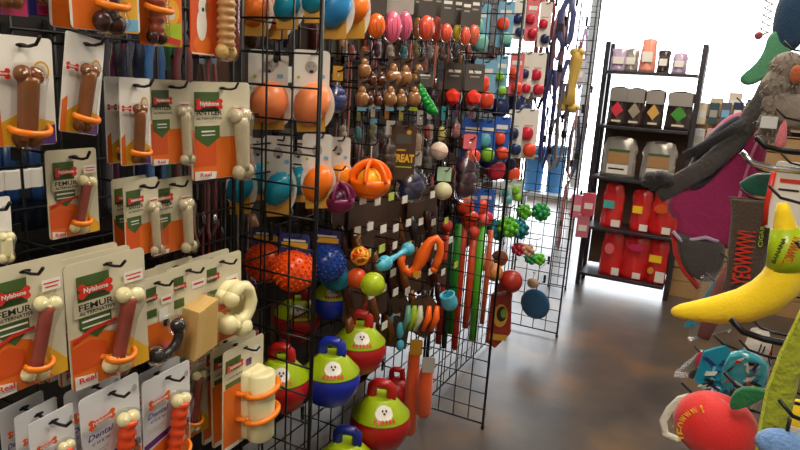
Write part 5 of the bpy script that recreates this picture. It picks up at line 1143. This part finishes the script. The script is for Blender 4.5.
# teal patterned pack, patterned sock toy, brown bagged chew, black/pink packs
t, k = rt('toy_pack', 'teal printed toy pack behind the apple', 'cat toy', 722, 346, .95, .2, hk='black peg hook holding the teal printed pack'); mb = MB()
mb.prism([(x*k, z*k) for x, z in [(-16, -8), (2, 2), (30, -20), (40, -56), (10, -60), (-20, -40)]], -.006, .0, TEALC); 
for j in range(34):
    x, z, a = random.uniform(-12, 24), random.uniform(-48, -12), random.uniform(0, 3.1); l, w_ = random.uniform(3, 8), random.uniform(.8, 2.6); ca, sa = math.cos(a), math.sin(a)
    mb.prism([((x+p*ca-q*sa)*k, (z+p*sa+q*ca)*k) for p, q in [(-l, -w_), (l*.6, -w_*.5), (l, w_), (-l*.7, w_*.6)]], -.0072-.0001*j, -.006, [INK, WHITE, LBLUE, NAVY, TEALC][j % 5])
mb.build('pack_body', t)
t, k = rt('toy_pack', 'aqua and white crumpled toy pack above the plush apple leaf', 'cat toy', 748, 352, .85, -.2, hk='black peg hook holding the aqua crumpled pack'); mb = MB(); rnd = random.Random(4)
pillow(mb, [((a+rnd.uniform(-2, 2))*k, (b+rnd.uniform(-2, 2))*k) for a, b in [(-14, -4), (-4, 2), (8, 0), (18, -8), (20, -26), (14, -44), (-2, -50), (-18, -40), (-20, -20)]], .012, mat('aqua_foil', (60, 170, 190), rough=.25, coat=.5, bump=.8, bscale=60, vary=.2)); mb.build('pack_body', t)
mb = MB()
for j in range(30):
    x, z, a = rnd.uniform(-12, 13), rnd.uniform(-40, -6), rnd.uniform(0, 3.1); l, w_ = rnd.uniform(2, 7), rnd.uniform(.6, 2.2); ca, sa = math.cos(a), math.sin(a)
    mb.prism([((x+p*ca-q*sa)*k, (z+p*sa+q*ca)*k) for p, q in [(-l, -w_), (l*.6, -w_*.5), (l, w_), (-l*.7, w_*.6)]], -.0132-.0001*j, -.0118, [INK, WHITE, NAVY, WHITE, RED, TEALC][j % 6])
mb.build('pack_print', t)
t, k = rt('sock_toy', 'white cloth tube with black branch pattern', 'cat toy', 760, 330, .92, 0, hk='black peg hook holding the branch patterned tube'); mb = MB(); mb.tube([(0, 0, 0), (2*k, 0, -20*k), (3*k, 0, -60*k), (0, 0, -92*k)], [8*k, 13*k, 13*k, 9*k], fb('sock_white', (214, 206, 196)), 16); mb.build('cloth_body', t)
mb = MB(); rnd = random.Random(9)
for j in range(16):
    a = rnd.uniform(-2.6, -.5); z = -rnd.uniform(8, 84)*k; b = a+rnd.uniform(-.5, .5); R_ = 13.6*k
    mb.tube([(2.5*k+R_*math.cos(a), R_*math.sin(a), z), (2.5*k+R_*math.cos(b), R_*math.sin(b), z-9*k)], .7*k, INK if j % 4 else RED, 5)
mb.build('branch_pattern', t)
t, k = rt('bagged_chew', 'reddish bagged chew hanging behind the banana', 'cat toy', 728, 262, 1.15, 0, hk='black peg hook holding the reddish bagged chew'); mb = MB(); mb.tube([(4*k, 0, 0), (2*k, 0, -20*k), (-4*k, 0, -50*k), (-10*k, 0, -84*k)], [4*k, 9*k, 10*k, 6*k], pl('raw_pink', (150, 74, 64), rough=.25), 12, flat=.6); mb.build('chew_body', t)
MB().prism([(-22*k, -20*k), (12*k, 2*k), (14*k, -70*k), (-24*k, -90*k)], -8*k, 6*k, BAG).build('clear_bag', t, bevel=.004)
t, k = rt('rope_wand', 'round white and red rosette toy behind the banana', 'cat toy', 748, 288, 1.1, 0, hk='black peg hook holding the rosette toy'); mb = MB()
for j in range(5): mb.lathe([(.001, 0), ((15-3*j)*k, 0), ((14-3*j)*k, 1.5*k), (.001, 1.5*k)], [pr('rosette_green', (120, 150, 60)), WHITE, RED, WHITE, GREEN][j], Matrix.Translation((0, -j*1.4*k, -16*k)) @ Matrix.Rotation(math.pi/2, 4, 'X'), 20)
mb.build('rosette', t)
t, k = rt('mouse_toy', 'black and pink bagged mouse toy above the apple', 'cat toy', 700, 355, 1.15, 0, hk='black peg hook holding the bagged mouse toy'); mb = MB(); mb.ball((-6*k, 0, -18*k), (12*k, 7*k, 6*k), fb('mouse_black', (34, 30, 34)), M=Matrix.Rotation(-.5, 4, 'Y')); mb.build('mouse_body', t); MB().ball((2*k, -4*k, -4*k), (6*k, 4*k, 9*k), fb('mouse_pink', (210, 30, 80))).build('pink_tail', t)
MB().prism([(-20*k, -26*k), (8*k, -22*k), (10*k, 0), (0, 4*k), (-6*k, -6*k)], -8*k, 7*k, BAG).build('clear_bag', t)
t, k = rt('blue_card', 'thin teal card edge left of the reddish chew', 'cat toy', 712, 282, 1.2, 0, hk='black peg hook holding the teal edged card'); mb = MB(); mb.prism([(x*k, z*k) for x, z in [(2, 2), (10, 0), (-8, -50), (-18, -52), (-14, -40)]], -.002, .002, TEALC); mb.build('backing_card', t)
# lime fuzzy strip in front, blue plush at the bottom
c = at(800, 268, 'Y', .60); k = mpp(c); t = thing('plush_snake', 'long lime green fuzzy strip at the right edge', 'plush toy', c+Vector((4*k, 0, 10*k)), (0, 0, 0)); LF = fb('lime_fuzz', (150, 160, 30), vary=.35, vscale=60, bscale=150, bump=1)
pts = [(800, 262, 3), (797, 300, 9), (790, 340, 14), (782, 380, 17), (776, 420, 16), (768, 452, 9), (764, 470, 3)]; pts = [(x+10+max(0, y-320)*.14, y+22, r*.8) for x, y, r in pts]
MB().tube([((x+6-804)*k, 0, -(y-258)*k) for x, y, r in pts], [r*k for x, y, r in pts], LF, 16, flat=.45, up=(0, 1, 0)).build('fuzzy_body', t)
MB().tube([((x+6-r*.95-804)*k, -.002, -(y-258)*k) for x, y, r in pts], 1.6*k, fb('lime_edge', (196, 206, 50)), 8).build('edge_seam', t)
rhook(c+Vector((4*k, 0, 9*k)), 'black peg hook holding the lime fuzzy strip', tip=.01)
c = at(784, 446, 'Y', .56); k = mpp(c); t = thing('plush_ball', 'light blue plush ball in the bottom right corner', 'plush toy', c+Vector((0, 0, 30*k)), (0, 0, 0))
MB().ball((0, 0, -30*k), (26*k, 14*k, 17*k), fb('powder_blue', (110, 150, 206)), seg=24, rings=16).build('plush_body', t); MB().tube([(0, 0, -14*k), (0, 0, 0)], .0016, DARKP, 5).build('tie', t); rhook(c+Vector((0, 0, 30*k)), 'black peg hook holding the light blue plush ball', tip=.01)
t, k = rt('yellow_toy', 'yellow cloth toy peeking above the light blue ball', 'cat toy', 796, 395, .72, 0, hk='black peg hook holding the yellow cloth toy'); MB().ball((4*k, 0, -22*k), (16*k, 9*k, 18*k), BN).build('cloth_body', t); MB().box((0, -10*k, -34*k), (26*k, .002, 9*k), WHITE).build('care_label', t)
